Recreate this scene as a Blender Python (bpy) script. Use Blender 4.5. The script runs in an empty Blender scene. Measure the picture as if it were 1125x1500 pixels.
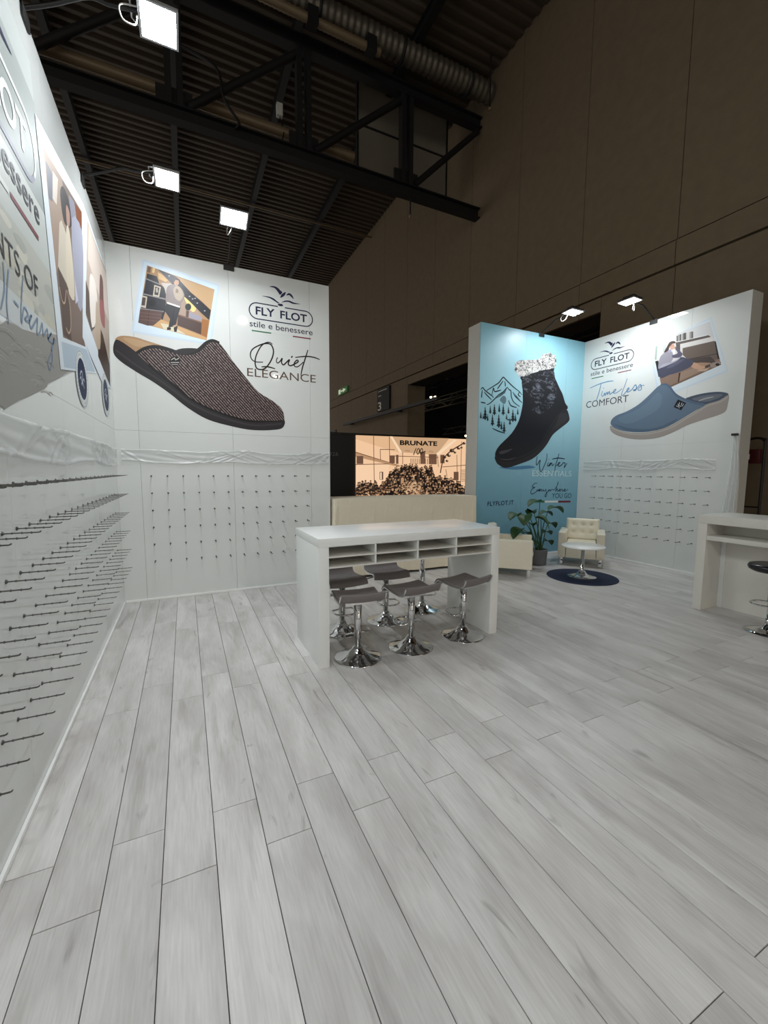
import bpy, bmesh, math, random
from mathutils import Vector, Matrix
from mathutils.geometry import tessellate_polygon
random.seed(7)
COL = bpy.context.scene.collection
SC = bpy.context.scene

# ------------------------------------------------------------------ camera
FPX, YAW, PITCH, ROLL, EYE = 609.08, math.radians(25.530), math.radians(5.698), math.radians(0.315), 1.56
fw = Vector((math.sin(YAW) * math.cos(PITCH), math.cos(YAW) * math.cos(PITCH), -math.sin(PITCH)))
r0 = Vector((math.cos(YAW), -math.sin(YAW), 0)); u0 = r0.cross(fw)
rt = r0 * math.cos(ROLL) + u0 * math.sin(ROLL); up = -r0 * math.sin(ROLL) + u0 * math.cos(ROLL)
cam_d = bpy.data.cameras.new('camera'); cam = bpy.data.objects.new('camera', cam_d); COL.objects.link(cam)
cam_d.sensor_fit = 'VERTICAL'; cam_d.sensor_height = 36; cam_d.lens = FPX / 1500 * 36
cam_d.clip_start = 0.05; cam_d.clip_end = 200
cam.matrix_world = Matrix(((rt.x, up.x, -fw.x, 0), (rt.y, up.y, -fw.y, 0), (rt.z, up.z, -fw.z, EYE), (0, 0, 0, 1)))
SC.camera = cam

# ------------------------------------------------------------------ world, exposure
LAMP = 140.0
HIGHBAY = 900.0
w = bpy.data.worlds.new('hall_air'); SC.world = w; w.use_nodes = True
w.node_tree.nodes['Background'].inputs[0].default_value = (1.0, 0.93, 0.85, 1)
w.node_tree.nodes['Background'].inputs[1].default_value = 0.54
SC.view_settings.view_transform = 'Standard'; SC.view_settings.look = 'None'
SC.view_settings.gamma = 1; SC.view_settings.use_curve_mapping = False
SC.view_settings.exposure = 0.13

# ------------------------------------------------------------------ places (metres)
XL, YB, XR, YC = -0.69, 5.57, 6.95, 5.735       # left wall, back wall, right wall, centre (blue) wall
HW = 4.0                                          # booth wall height
XH, ZC = 8.0, 12.4                                # hall side wall, hall roof

# ------------------------------------------------------------------ helpers
def lin(c):
    if isinstance(c, str):
        c = [int(c[i:i + 2], 16) for i in (0, 2, 4)]
    return tuple(((v / 255) / 12.92 if v / 255 <= 0.04045 else ((v / 255 + 0.055) / 1.055) ** 2.4) for v in c)

def mat(name, c, rough=0.5, metal=0.0, noise=0.0, scale=20.0, bump=0.0, spec=0.5, stretch=(1, 1, 1), emit=0.0):
    m = bpy.data.materials.new(name); m.use_nodes = True
    nt = m.node_tree; b = nt.nodes['Principled BSDF']
    col = (*lin(c), 1)
    b.inputs['Base Color'].default_value = col
    b.inputs['Roughness'].default_value = rough; b.inputs['Metallic'].default_value = metal
    b.inputs['Specular IOR Level'].default_value = spec
    if emit:
        b.inputs['Emission Color'].default_value = col; b.inputs['Emission Strength'].default_value = emit
    if noise or bump:
        tc = nt.nodes.new('ShaderNodeTexCoord'); mp = nt.nodes.new('ShaderNodeMapping')
        mp.inputs['Scale'].default_value = stretch
        n = nt.nodes.new('ShaderNodeTexNoise'); n.inputs['Scale'].default_value = scale; n.inputs['Detail'].default_value = 4
        nt.links.new(tc.outputs['Object'], mp.inputs['Vector']); nt.links.new(mp.outputs[0], n.inputs['Vector'])
        if noise:
            mx = nt.nodes.new('ShaderNodeMix'); mx.data_type = 'RGBA'
            mx.inputs['A'].default_value = (*[v * (1 - noise) for v in col[:3]], 1)
            mx.inputs['B'].default_value = (*[min(1, v * (1 + noise)) for v in col[:3]], 1)
            nt.links.new(n.outputs['Fac'], mx.inputs['Factor']); nt.links.new(mx.outputs['Result'], b.inputs['Base Color'])
        if bump:
            bp = nt.nodes.new('ShaderNodeBump'); bp.inputs['Strength'].default_value = bump; bp.inputs['Distance'].default_value = 0.01
            nt.links.new(n.outputs['Fac'], bp.inputs['Height']); nt.links.new(bp.outputs[0], b.inputs['Normal'])
    return m

def obj(name, mesh, parent=None, loc=None, rz=0.0):
    o = bpy.data.objects.new(name, mesh); COL.objects.link(o)
    if parent is not None: o.parent = parent
    if loc is not None: o.location = loc
    if rz: o.rotation_euler = (0, 0, rz)
    return o

def tag(o, label=None, cat=None, group=None, kind=None):
    if label: o['label'] = label
    if cat: o['category'] = cat
    if group: o['group'] = group
    if kind: o['kind'] = kind
    return o

def thing(name, label, cat, loc=(0, 0, 0), rz=0.0, group=None):
    return tag(obj(name, None, None, loc, rz), label, cat, group)

class MB:
    """collects geometry for ONE mesh"""
    def __init__(s): s.v = []; s.f = []; s.sm = []
    def add(s, vs, fs, smooth=False):
        k = len(s.v); s.v += [tuple(p) for p in vs]; s.f += [tuple(i + k for i in f) for f in fs]; s.sm += [smooth] * len(fs)
        return s
    def box(s, x0, x1, y0, y1, z0, z1):
        return s.add([(x0, y0, z0), (x1, y0, z0), (x1, y1, z0), (x0, y1, z0), (x0, y0, z1), (x1, y0, z1), (x1, y1, z1), (x0, y1, z1)],
                     [(0, 3, 2, 1), (4, 5, 6, 7), (0, 1, 5, 4), (1, 2, 6, 5), (2, 3, 7, 6), (3, 0, 4, 7)])
    def tube(s, pts, r, n=8, closed=False, caps=True):
        pts = [Vector(p) for p in pts]; rings = []; N = len(pts)
        rs = r if isinstance(r, (list, tuple)) else [r] * N
        prev = None
        for i, p in enumerate(pts):
            if closed: t = pts[(i + 1) % N] - pts[i - 1]
            else: t = pts[min(i + 1, N - 1)] - pts[max(i - 1, 0)]
            t.normalize()
            if prev is None:
                a = Vector((0, 0, 1)) if abs(t.z) < 0.9 else Vector((1, 0, 0))
                e = t.cross(a).normalized()
            else:
                e = (prev - t * prev.dot(t)).normalized()
            prev = e; f = t.cross(e)
            rings.append([p + (e * math.cos(2 * math.pi * k / n) + f * math.sin(2 * math.pi * k / n)) * rs[i] for k in range(n)])
        vs = [q for R in rings for q in R]; fs = []
        for i in range(N if closed else N - 1):
            a, b = i * n, ((i + 1) % N) * n
            for k in range(n): fs.append((a + k, a + (k + 1) % n, b + (k + 1) % n, b + k))
        s.add(vs, fs, True)
        if caps and not closed:
            s.add(rings[0], [tuple(range(n))[::-1]]); s.add(rings[-1], [tuple(range(n))])
        return s
    def lathe(s, prof, n=24, c=(0, 0, 0), smooth=True):
        vs = []; fs = []
        for r, z in prof:
            for k in range(n):
                a = 2 * math.pi * k / n; vs.append((c[0] + r * math.cos(a), c[1] + r * math.sin(a), c[2] + z))
        for i in range(len(prof) - 1):
            for k in range(n): fs.append((i * n + k, i * n + (k + 1) % n, (i + 1) * n + (k + 1) % n, (i + 1) * n + k))
        s.add(vs, fs, smooth)
        if prof[0][0] > 1e-4: s.add(vs[:n], [tuple(range(n))[::-1]])
        if prof[-1][0] > 1e-4: s.add(vs[-n:], [tuple(range(n))])
        return s
    def grid(s, fn, nu, nv, smooth=True):
        vs = [fn(i / nu, j / nv) for j in range(nv + 1) for i in range(nu + 1)]
        fs = [(j * (nu + 1) + i, j * (nu + 1) + i + 1, (j + 1) * (nu + 1) + i + 1, (j + 1) * (nu + 1) + i) for j in range(nv) for i in range(nu)]
        return s.add(vs, fs, smooth)
    def mesh(s, name, m, bevel=0.0, seg=2, solid=0.0):
        me = bpy.data.meshes.new(name); me.from_pydata(s.v, [], s.f); me.update()
        if bevel or solid:
            bm = bmesh.new(); bm.from_mesh(me)
            if solid:
                bmesh.ops.recalc_face_normals(bm, faces=bm.faces)
                bmesh.ops.solidify(bm, geom=bm.faces[:], thickness=solid)
            if bevel:
                ed = [e for e in bm.edges if len(e.link_faces) == 2 and e.calc_face_angle(0) > 0.6]
                bmesh.ops.bevel(bm, geom=ed, offset=bevel, segments=seg, affect='EDGES', profile=0.6, clamp_overlap=True)
                for f in bm.faces: f.smooth = False
            bm.to_mesh(me); bm.free()
            if bevel:
                me.polygons.foreach_set('use_smooth', [True] * len(me.polygons))
                me.set_sharp_from_angle(angle=math.radians(35))
        else:
            me.polygons.foreach_set('use_smooth', s.sm)
        if m: me.materials.append(m)
        return me
    def put(s, name, m, parent=None, bevel=0.0, seg=2, loc=None, solid=0.0, rz=0.0):
        return obj(name, s.mesh(name, m, bevel, seg, solid), parent, loc, rz)

def box(x0, x1, y0, y1, z0, z1): return MB().box(x0, x1, y0, y1, z0, z1)

def smooth(pts, n=6, closed=False):
    """Catmull-Rom through the points"""
    out = []; N = len(pts)
    for i in range(N if closed else N - 1):
        g = (lambda k: pts[k % N]) if closed else (lambda k: pts[max(0, min(N - 1, k))])
        a, b, c, d = g(i - 1), g(i), g(i + 1), g(i + 2)
        for j in range(n):
            t = j / n
            out.append(tuple(0.5 * (2 * b[q] + (c[q] - a[q]) * t + (2 * a[q] - 5 * b[q] + 4 * c[q] - d[q]) * t * t + (3 * b[q] - a[q] - 3 * c[q] + d[q]) * t ** 3) for q in range(len(b))))
    if not closed: out.append(tuple(pts[-1]))
    return out

# ---- the faces prints lie on: 2-D (u to the reader's right, v up) in metres
def ray(x, y):
    d = rt * ((x - 562.5) / FPX) - up * ((y - 750) / FPX) + fw
    return d
class Face:
    def __init__(s, kind, d): s.k = kind; s.d = d
    def uv(s, x, y):                      # photograph pixel -> place on this face
        r = ray(x, y)
        if s.k in ('back', 'far'): t = s.d / r.y; return (r.x * t, EYE + r.z * t)
        t = s.d / r.x
        return ((r.y * t) if s.k == 'left' else (-r.y * t), EYE + r.z * t)
    def to3(s, u, v, off=0.0):
        if s.k in ('back', 'far'): return (u, s.d - off, v)
        if s.k == 'left': return (s.d + off, u, v)
        return (s.d - off, -u, v)
BACK, BLUE, LEFT, RIGHT = Face('back', YB), Face('back', YC), Face('left', XL), Face('right', XR)

class Print:
    """flat print on a face: coloured shapes stacked as very thin ink layers, one mesh"""
    def __init__(s, face, crop=(1, 0, 0), base=0.0004):
        s.F = face; s.c = crop; s.v = []; s.f = []; s.col = []; s.z = base
    def P(s, p): return s.F.uv(p[0] / s.c[0] + s.c[1], p[1] / s.c[0] + s.c[2])
    def uvpoly(s, loops, c, step=0.000015):
        s.z += step
        flat = [p for L in loops for p in L]
        tri = tessellate_polygon([[Vector((p[0], p[1], 0)) for p in L] for L in loops])
        k = len(s.v); s.v += [s.F.to3(p[0], p[1], s.z) for p in flat]
        for t in tri: s.f.append(tuple(i + k for i in t)); s.col.append(lin(c))
    def poly(s, pts, c, sm=0, ):
        q = [s.P(p) for p in pts]
        if sm: q = smooth(q, sm, True)
        s.uvpoly([q], c)
    def stroke_uv(s, q, wd, c, taper=0.0):
        s.z += 0.000015
        k = len(s.v); n = len(q)
        for i, p in enumerate(q):
            a = q[max(0, i - 1)]; b = q[min(n - 1, i + 1)]
            tx, ty = b[0] - a[0], b[1] - a[1]; L = math.hypot(tx, ty) or 1
            ww = wd / 2
            if taper: e = min(i, n - 1 - i) / (n - 1) * 2; ww *= (1 - taper) + taper * min(1, e * 1.6)
            s.v.append(s.F.to3(p[0] - ty / L * ww, p[1] + tx / L * ww, s.z)); s.v.append(s.F.to3(p[0] + ty / L * ww, p[1] - tx / L * ww, s.z))
        for i in range(n - 1): s.f.append((k + 2 * i, k + 2 * i + 1, k + 2 * i + 3, k + 2 * i + 2)); s.col.append(lin(c))
    def stroke(s, pts, wd, c, sm=6, taper=0.0):
        q = [s.P(p) for p in pts]
        if sm: q = smooth(q, sm)
        s.stroke_uv(q, wd, c, taper)
    def ell(s, cx, cy, rx, ry, c, n=14, rot=0.0):
        cr, sr = math.cos(rot), math.sin(rot)
        s.poly([(cx + rx * math.cos(a) * cr - ry * math.sin(a) * sr, cy + rx * math.cos(a) * sr + ry * math.sin(a) * cr) for a in [2 * math.pi * k / n for k in range(n)]], c)
    def text(s, body, p0, p1, ptop, c, bold=0.0, spacing=1.0):
        a, b, t = s.P(p0), s.P(p1), s.P(ptop)
        s.text_uv(body, a, b, abs(t[1] - a[1]), c, bold, spacing)
    def text_uv(s, body, a, b, h, c, bold=0.0, spacing=1.0):
        vs, fs = glyphs(body, bold, spacing)
        x0 = min(p[0] for p in vs); x1 = max(p[0] for p in vs); y1 = max(p[1] for p in vs if True)
        s.z += 0.000015; k = len(s.v)
        for p in vs:
            q = (p[0] - x0) / (x1 - x0)
            s.v.append(s.F.to3(a[0] + (b[0] - a[0]) * q, a[1] + (b[1] - a[1]) * q + p[1] / y1 * h, s.z))
        for f in fs: s.f.append(tuple(i + k for i in f)); s.col.append(lin(c))
    def put(s, name, m, parent, label=None):
        me = bpy.data.meshes.new(name); me.from_pydata(s.v, [], s.f); me.update()
        at = me.color_attributes.new('ink', 'FLOAT_COLOR', 'CORNER')
        buf = []
        for f, c in zip(s.f, s.col): buf += [*c, 1.0] * len(f)
        at.data.foreach_set('color', buf)
        me.materials.append(m)
        o = obj(name, me, parent)
        if label: o['label'] = label
        return o
_gl = {}
def glyphs(body, bold, spacing):
    key = (body, bold, spacing)
    if key not in _gl:
        cu = bpy.data.curves.new('lettering', 'FONT'); cu.body = body; cu.size = 1; cu.offset = bold; cu.space_character = spacing; cu.resolution_u = 4
        o = bpy.data.objects.new('lettering', cu); COL.objects.link(o)
        dg = bpy.context.evaluated_depsgraph_get(); dg.update()
        me = o.evaluated_get(dg).to_mesh()
        _gl[key] = ([tuple(v.co) for v in me.vertices], [tuple(p.vertices) for p in me.polygons])
        o.evaluated_get(dg).to_mesh_clear(); bpy.data.objects.remove(o); bpy.data.curves.remove(cu)
    return _gl[key]

# ------------------------------------------------------------------ materials
def ink_material(name, rough=0.16, emit=0.0, spec=0.5):
    m = bpy.data.materials.new(name); m.use_nodes = True; nt = m.node_tree; b = nt.nodes['Principled BSDF']
    a = nt.nodes.new('ShaderNodeVertexColor'); a.layer_name = 'ink'
    b.inputs['Roughness'].default_value = rough; b.inputs['Specular IOR Level'].default_value = spec
    if emit:
        b.inputs['Base Color'].default_value = (0.02, 0.02, 0.02, 1)
        nt.links.new(a.outputs['Color'], b.inputs['Emission Color']); b.inputs['Emission Strength'].default_value = emit
    else: nt.links.new(a.outputs['Color'], b.inputs['Base Color'])
    return m
INK = ink_material('printed_ink', 0.33, 0.0, 0.3)
LEFTINK = ink_material('satin_ink', 0.5, 0.0, 0.12)
BACKLIT = ink_material('backlit_print', 0.3, 0.9)
WALL = mat('white_laminate', 'dfe2df', 0.03, 0, 0.02, 3.0, 0.0)
CORE = mat('wall_core', 'a9aba6', 0.6)
CORE_W = mat('white_wall_paint', 'd2d3cd', 0.45, noise=0.03)
TRIM = mat('white_trim', 'f4f5f2', 0.3, noise=0.01)
LACQ = mat('white_lacquer', 'f0f2ef', 0.22, noise=0.015, scale=6)
LACQ2 = mat('cream_lacquer', 'e2e0d8', 0.35, noise=0.03, scale=6)
CHROME = mat('chrome', 'dcdcdc', 0.07, 1.0, noise=0.02)
STEEL = mat('peg_steel', '6e6e6a', 0.35, 1.0, noise=0.05)
SEAT = mat('grey_leatherette', '7d7776', 0.5, 0, 0.08, 60, 0.15)
SEATB = mat('black_leatherette', '17161a', 0.25, 0, 0.1, 60, 0.1)
CREAM = mat('cream_leather', 'e2dcc8', 0.38, 0, 0.04, 30, 0.1)
BLACK = mat('black_powder_coat', '131313', 0.45, 0, 0.1)
NAVY = mat('navy_rug_pile', '1d2a45', 0.95, 0, 0.25, 160, 0.6)
LEAF = mat('leaf_green', '26471f', 0.5, 0, 0.3, 14)
STEM = mat('stem_green', '3b5b36', 0.5, 0, 0.2, 20)
POT = mat('grey_pot', '6f7173', 0.6, 0, 0.06, 12)
SOIL = mat('dark_soil', '2a221b', 0.95, 0, 0.3, 60, 0.5)
LINEN = mat('cream_tablecloth', 'e6dcc6', 0.85, 0, 0.04, 25, 0.2)
ROOF = mat('brown_roof_sheet', '564a3c', 0.6, 0, 0.15, 1.5)
IRON = mat('dark_painted_steel', '1c1d1f', 0.6, 0, 0.1, 3)
DUCT = mat('galvanised_duct', '7d776c', 0.45, 0.6, 0.1, 4)
PIPE = mat('pale_pipe', '8c7a60', 0.4, 0.2, 0.1, 4)
CONC = mat('brown_concrete', '786a55', 0.85, 0, 0.16, 5.0, 0.3)
HALLCORE = mat('hall_wall_core', '3d3429', 0.9, 0, 0.1)
HIGHLENS = mat('high_bay_lens', 'fff2df', 0.3, emit=HIGHBAY)
HALLFLOOR = mat('hall_floor_concrete', '4b4742', 0.7, 0, 0.15, 2)
SUBFLOOR = mat('dark_subfloor', '2c2b2a', 0.9, 0, 0.1)
LENS = mat('lamp_lens', 'f6fbff', 0.3, emit=LAMP)
SILVER = mat('silver_rim', 'b9bcbf', 0.35, 0.7, 0.03)
CABLE = mat('white_cable', 'd8d8d2', 0.5, 0, 0.03)
DARKCABLE = mat('black_cable', '0c0c0c', 0.6, 0, 0.05)

def wood_material():
    m = bpy.data.materials.new('pale_grey_laminate'); m.use_nodes = True; nt = m.node_tree; N = nt.nodes; L = nt.links
    b = N['Principled BSDF']; b.inputs['Roughness'].default_value = 0.42
    tc = N.new('ShaderNodeTexCoord'); oi = N.new('ShaderNodeObjectInfo')
    ad = N.new('ShaderNodeVectorMath'); ad.operation = 'MULTIPLY_ADD'
    cb = N.new('ShaderNodeCombineXYZ')
    for k in range(3): L.new(oi.outputs['Random'], cb.inputs[k])
    ad.inputs[1].default_value = (37, 53, 11)
    L.new(cb.outputs[0], ad.inputs[0]); L.new(tc.outputs['Object'], ad.inputs[2])
    def noise(sc, stretch, det=5, dist=0.0):
        mp = N.new('ShaderNodeMapping'); mp.inputs['Scale'].default_value = stretch
        n = N.new('ShaderNodeTexNoise'); n.inputs['Scale'].default_value = sc; n.inputs['Detail'].default_value = det; n.inputs['Distortion'].default_value = dist
        L.new(ad.outputs[0], mp.inputs['Vector']); L.new(mp.outputs[0], n.inputs['Vector']); return n.outputs['Fac']
    def ramp(fac, stops):
        r = N.new('ShaderNodeValToRGB'); r.color_ramp.elements[0].position = stops[0][0]; r.color_ramp.elements[0].color = stops[0][1]
        r.color_ramp.elements[1].position = stops[1][0]; r.color_ramp.elements[1].color = stops[1][1]; L.new(fac, r.inputs[0]); return r.outputs[0]
    def mixc(a, bb, fac, mode='MULTIPLY'):
        x = N.new('ShaderNodeMix'); x.data_type = 'RGBA'; x.blend_type = mode
        if isinstance(fac, float): x.inputs['Factor'].default_value = fac
        else: L.new(fac, x.inputs['Factor'])
        for k, q in (('A', a), ('B', bb)):
            if isinstance(q, tuple): x.inputs[k].default_value = q
            else: L.new(q, x.inputs[k])
        return x.outputs['Result']
    big = ramp(noise(2.2, (2.4, 0.7, 1), 3, 0.6), [(0.30, (*lin('c0bcb9'), 1)), (0.68, (*lin('dcdad7'), 1))])
    fine = ramp(noise(52, (2.4, 0.16, 1), 5), [(0.30, (0.88, 0.875, 0.87, 1)), (0.65, (1, 1, 1, 1))])
    c = mixc(big, fine, 1.0)
    streak = ramp(noise(9, (1.3, 0.14, 1), 3, 0.8), [(0.56, (1, 1, 1, 1)), (0.78, (0.66, 0.64, 0.63, 1))])
    c = mixc(c, streak, 0.8)
    knot = ramp(noise(6.5, (1.7, 0.40, 1), 3, 1.4), [(0.66, (1, 1, 1, 1)), (0.78, (0.42, 0.40, 0.39, 1))])
    c = mixc(c, knot, 0.7)
    tone = N.new('ShaderNodeMapRange'); tone.inputs['To Min'].default_value = 0.92; tone.inputs['To Max'].default_value = 1.04
    L.new(oi.outputs['Random'], tone.inputs['Value'])
    hs = N.new('ShaderNodeHueSaturation'); L.new(c, hs.inputs['Color']); L.new(tone.outputs[0], hs.inputs['Value'])
    L.new(hs.outputs[0], b.inputs['Base Color'])
    bp = N.new('ShaderNodeBump'); bp.inputs['Strength'].default_value = 0.12; bp.inputs['Distance'].default_value = 0.004
    L.new(fine, bp.inputs['Height']); L.new(bp.outputs[0], b.inputs['Normal'])
    return m
WOOD = wood_material()

def film_material():
    m = bpy.data.materials.new('clear_plastic_film'); m.use_nodes = True; nt = m.node_tree; N = nt.nodes; L = nt.links
    b = N['Principled BSDF']; b.inputs['Base Color'].default_value = (0.82, 0.84, 0.83, 1); b.inputs['Roughness'].default_value = 0.18
    b.inputs['Specular IOR Level'].default_value = 0.9
    t = N.new('ShaderNodeBsdfTransparent'); x = N.new('ShaderNodeMixShader'); x.inputs[0].default_value = 0.52
    L.new(t.outputs[0], x.inputs[1]); L.new(b.outputs[0], x.inputs[2]); L.new(x.outputs[0], N['Material Output'].inputs[0])
    return m
FILM = film_material()

# ================================================================== THE HALL
ground = tag(box(-16, 26, -26, 34, -0.12, -0.03).put('ground', HALLFLOOR), kind='structure')
# roof: trapezoid ribs running along X
rb = MB(); y = -26.0; prof = []
while y < 34:
    prof += [(y, ZC), (y + 0.10, ZC), (y + 0.14, ZC - 0.06), (y + 0.24, ZC - 0.06)]; y += 0.28
vs = []; fs = []
for (py_, pz_) in prof: vs += [(-16, py_, pz_), (XH, py_, pz_)]
for i in range(len(prof) - 1): fs.append((2 * i, 2 * i + 1, 2 * i + 3, 2 * i + 2))
rb.add(vs, fs)
ceiling = tag(rb.put('ceiling', ROOF), kind='structure')
# side wall of the hall: precast concrete panels with recessed joints, a portal to the next hall
hall = tag(MB().box(XH + 0.06, XH + 0.7, -6, 6.26, -0.1, ZC).box(XH + 0.06, XH + 0.78, 14.7, 30, -0.1, ZC).box(XH + 0.06, XH + 0.78, 6.26, 14.7, 4.92, ZC).put('wall_hall', HALLCORE), kind='structure')
ys = [-5.2 + 2.0 * i for i in range(18)]
for a in ys:
    b_ = a + 2.0
    box(XH, XH + 0.08, a + 0.006, b_ - 0.006, 5.66, ZC).put('concrete_panel', CONC, hall)
    box(XH - 0.03, XH + 0.08, a + 0.006, b_ - 0.006, 5.22, 5.63).put('concrete_panel', CONC, hall)
    lo = 0.0
    segs = [(a, b_)]
    if a < 14.66 and b_ > 6.26:
        segs = [s_ for s_ in ((a, min(b_, 6.26)), (max(a, 14.66), b_)) if s_[1] - s_[0] > 0.05]
        if min(b_, 14.66) > max(a, 6.26): box(XH, XH + 0.08, max(a, 6.26) + 0.006, min(b_, 14.66) - 0.006, 4.90, 5.19).put('concrete_panel', CONC, hall)
    for s_ in segs: box(XH, XH + 0.08, s_[0] + 0.006, s_[1] - 0.006, lo, 5.19).put('concrete_panel', CONC, hall)
box(XH + 0.085, XH + 0.79, 14.66, 14.70, 0, 4.90).put('concrete_panel', CONC, hall)       # far jamb of the portal
# the next hall seen through the portal
tag(box(22, 22.3, -6, 34, -0.1, ZC).put('wall_east', SUBFLOOR), kind='structure')
tag(box(XH + 0.78, 22.3, 34, 34.3, -0.1, ZC).put('wall_north', SUBFLOOR), kind='structure')
tag(box(XH + 0.7, 22, -6, 34, ZC - 0.3, ZC).put('ceiling_east', IRON), kind='structure')
for i, (xx, zz) in enumerate(((11.0, 5.6), (13.5, 5.2), (16.0, 6.2), (18.5, 4.4))):
    t = thing('lighting_truss', ['dark lattice truss nearest the portal into the next hall', 'dark lattice truss second behind the portal', 'dark lattice truss third and highest behind the portal', 'dark lattice truss low and deepest in the next hall'][i], 'truss', (xx, 6, zz), group='trusses in the next hall')
    for dz in (0, 0.4): MB().tube([(0, 0, dz), (0, 22, dz)], 0.05, 6).put('chord', DUCT, t)
    lat = MB()
    for k in range(22): lat.tube([(0, k, 0.4 * (k % 2)), (0, k + 1, 0.4 * ((k + 1) % 2))], 0.03, 5)
    lat.put('lattice', DUCT, t)
    for yy in (4, 18): MB().tube([(0, yy, 0.4), (0, yy, ZC - 0.3 - zz)], 0.02, 5).put('hanger', IRON, t)
HALO = mat('warm_hall_lamp', 'ffe9bd', 0.4, emit=14.0)
for i, (px_, py_) in enumerate(((632.5, 582), (638.5, 581.5), (684, 638.5))):
    r = ray(px_, py_); tt = 13.2 / r.x; p = r * tt
    t = thing('hall_lamp', ['tiny warm hall lamp on the truss through the portal, left one of a pair', 'tiny warm hall lamp on the truss through the portal, right one of a pair', 'tiny low hall lamp beyond the sepia billboard'][i], 'lamp', (p.x, p.y, EYE + p.z), group='lamps in the next hall')
    box(-0.02, 0.05, -0.09, 0.09, -0.07, 0.07).put('housing', IRON, t); MB().tube([(0.02, 0, 0.05), (0.02, 0, ZC - 0.3 - EYE - p.z)], 0.015, 6).put('hanger', IRON, t)
    MB().lathe([(0.001, -0.045), (0.06, -0.03), (0.06, 0.03), (0.001, 0.045)], 10, (-0.06, 0, 0)).put('bulb', HALO, t)

# roof beams, truss, ducts
for i, x_ in enumerate((-5.4, -2.65, 0.1, 2.85, 5.6)):
    m_ = MB().box(x_ - 0.09, x_ + 0.09, -5, 33, ZC - 0.34, ZC - 0.32).box(x_ - 0.015, x_ + 0.015, -5, 33, ZC - 0.32, ZC - 0.08).box(x_ - 0.09, x_ + 0.09, -5, 33, ZC - 0.08, ZC - 0.06)
    tag(m_.put('roof_beam', IRON), ['dark steel roof beam behind the left booth wall', 'dark steel roof beam just above the left booth wall corner', 'dark steel roof beam passing over the two left floodlights', 'dark steel roof beam passing over the back wall floodlight', 'dark steel roof beam nearest the concrete hall wall'][i], 'beam', 'steel beams under the roof')
YT = 10.5
t = thing('roof_truss', 'black steel lattice girder spanning the hall under the roof', 'truss', (0, YT, 8.84))
def ibeam(m_, x0, x1, zc, h, wd):
    m_.box(x0, x1, -wd / 2, wd / 2, zc - h / 2, zc - h / 2 + 0.03).box(x0, x1, -wd / 2, wd / 2, zc + h / 2 - 0.03, zc + h / 2).box(x0, x1, -0.02, 0.02, zc - h / 2 + 0.03, zc + h / 2 - 0.03)
    return m_
ibeam(MB(), -14, XH - 0.02, 0.14, 0.28, 0.24).put('bottom_chord', IRON, t)
ibeam(MB(), -14, XH - 0.02, 2.55, 0.28, 0.24).put('top_chord', IRON, t)
for x_ in (-5.4, -2.65, 0.1, 2.85, 5.6):
    MB().box(x_ - 0.17, x_ - 0.05, -0.1, 0.1, 0.28, 2.42).box(x_ + 0.05, x_ + 0.17, -0.1, 0.1, 0.28, 2.42).put('post', IRON, t)
    MB().box(x_ - 0.35, x_ + 0.35, -0.03, 0.03, 0.26, 0.62).put('gusset_plate', IRON, t)
for x_ in (-8.15, -5.4, -2.65, 0.1, 2.85, 5.6):
    x1_ = min(x_ + 2.65, XH - 0.1)
    MB().tube([(x_ + 0.25, 0, 0.35), (x1_, 0, 2.35)], 0.085, 6).put('brace', IRON, t)
# spiral duct
pts = []; rad = []
for k in range(0, 350):
    pts.append((-6 + k * 0.04, 0, 0)); rad.append(0.228 if k % 4 in (0, 1) else 0.25)
d1 = thing('ventilation_duct', 'large ribbed spiral ventilation duct running under the roof', 'duct', (0, YT - 0.45, 11.85))
MB().tube(pts, rad, 16).put('duct_body', DUCT, d1)
for x_ in (-2.0, 0.9, 3.1, 5.2, 7.2): MB().tube([(x_, 0.27 * math.cos(a), 0.27 * math.sin(a)) for a in [2 * math.pi * k / 18 for k in range(18)]], 0.03, 6, closed=True).tube([(x_, 0, 0.26), (x_, 0, ZC - 11.85 - 0.05)], 0.015, 5).put('strap', IRON, d1)
d2 = thing('flexible_duct', 'thinner pale ribbed duct just below the big spiral duct', 'duct', (0, YT - 0.62, 11.40))
pts = [(-6 + k * 0.05, 0, 0) for k in range(212)]; MB().tube(pts, [0.085 if k % 2 else 0.1 for k in range(212)], 10).put('duct_body', PIPE, d2)
for x_ in (0.4, 2.9, 4.3): MB().box(x_ - 0.12, x_ + 0.12, -0.12, 0.12, -0.12, 0.2).put('strap', IRON, d2)
for i, (dy, z_, r_) in enumerate(((0.34, 9.62, 0.11), (0.30, 9.36, 0.07), (0.55, 9.47, 0.05))):
    tag(MB().tube([(-14, YT + dy, z_), (4.25, YT + dy, z_)], r_, 12).put('service_pipe', PIPE), ['thickest pale pipe lying along the lower girder chord', 'lowest pale pipe lying along the lower girder chord', 'thinnest pale pipe behind the other two on the girder chord'][i], 'pipe', 'pipes on the girder')
t = thing('suspended_screen', 'large pale grey rigid screen hanging behind the black girder', 'screen', (6.1, 11.6, 9.85))
for (a, b_) in ((-1.42, 0.02), (0.05, 1.45)):
    box(a, b_, -0.03, 0.03, 0, 2.35).put('panel_sheet', mat('pale_sheet', '8e877a', 0.7, noise=0.08, scale=2), t)
MB().box(-1.47, -1.42, -0.05, 0.05, -0.05, 2.48).box(1.45, 1.5, -0.05, 0.05, -0.05, 2.48).box(-1.47, 1.5, -0.04, 0.05, -0.05, 0).tube([(-1.4, -0.05, 1.2), (1.4, -0.05, 1.2)], 0.025, 6).put('panel_frame', IRON, t)
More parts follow.
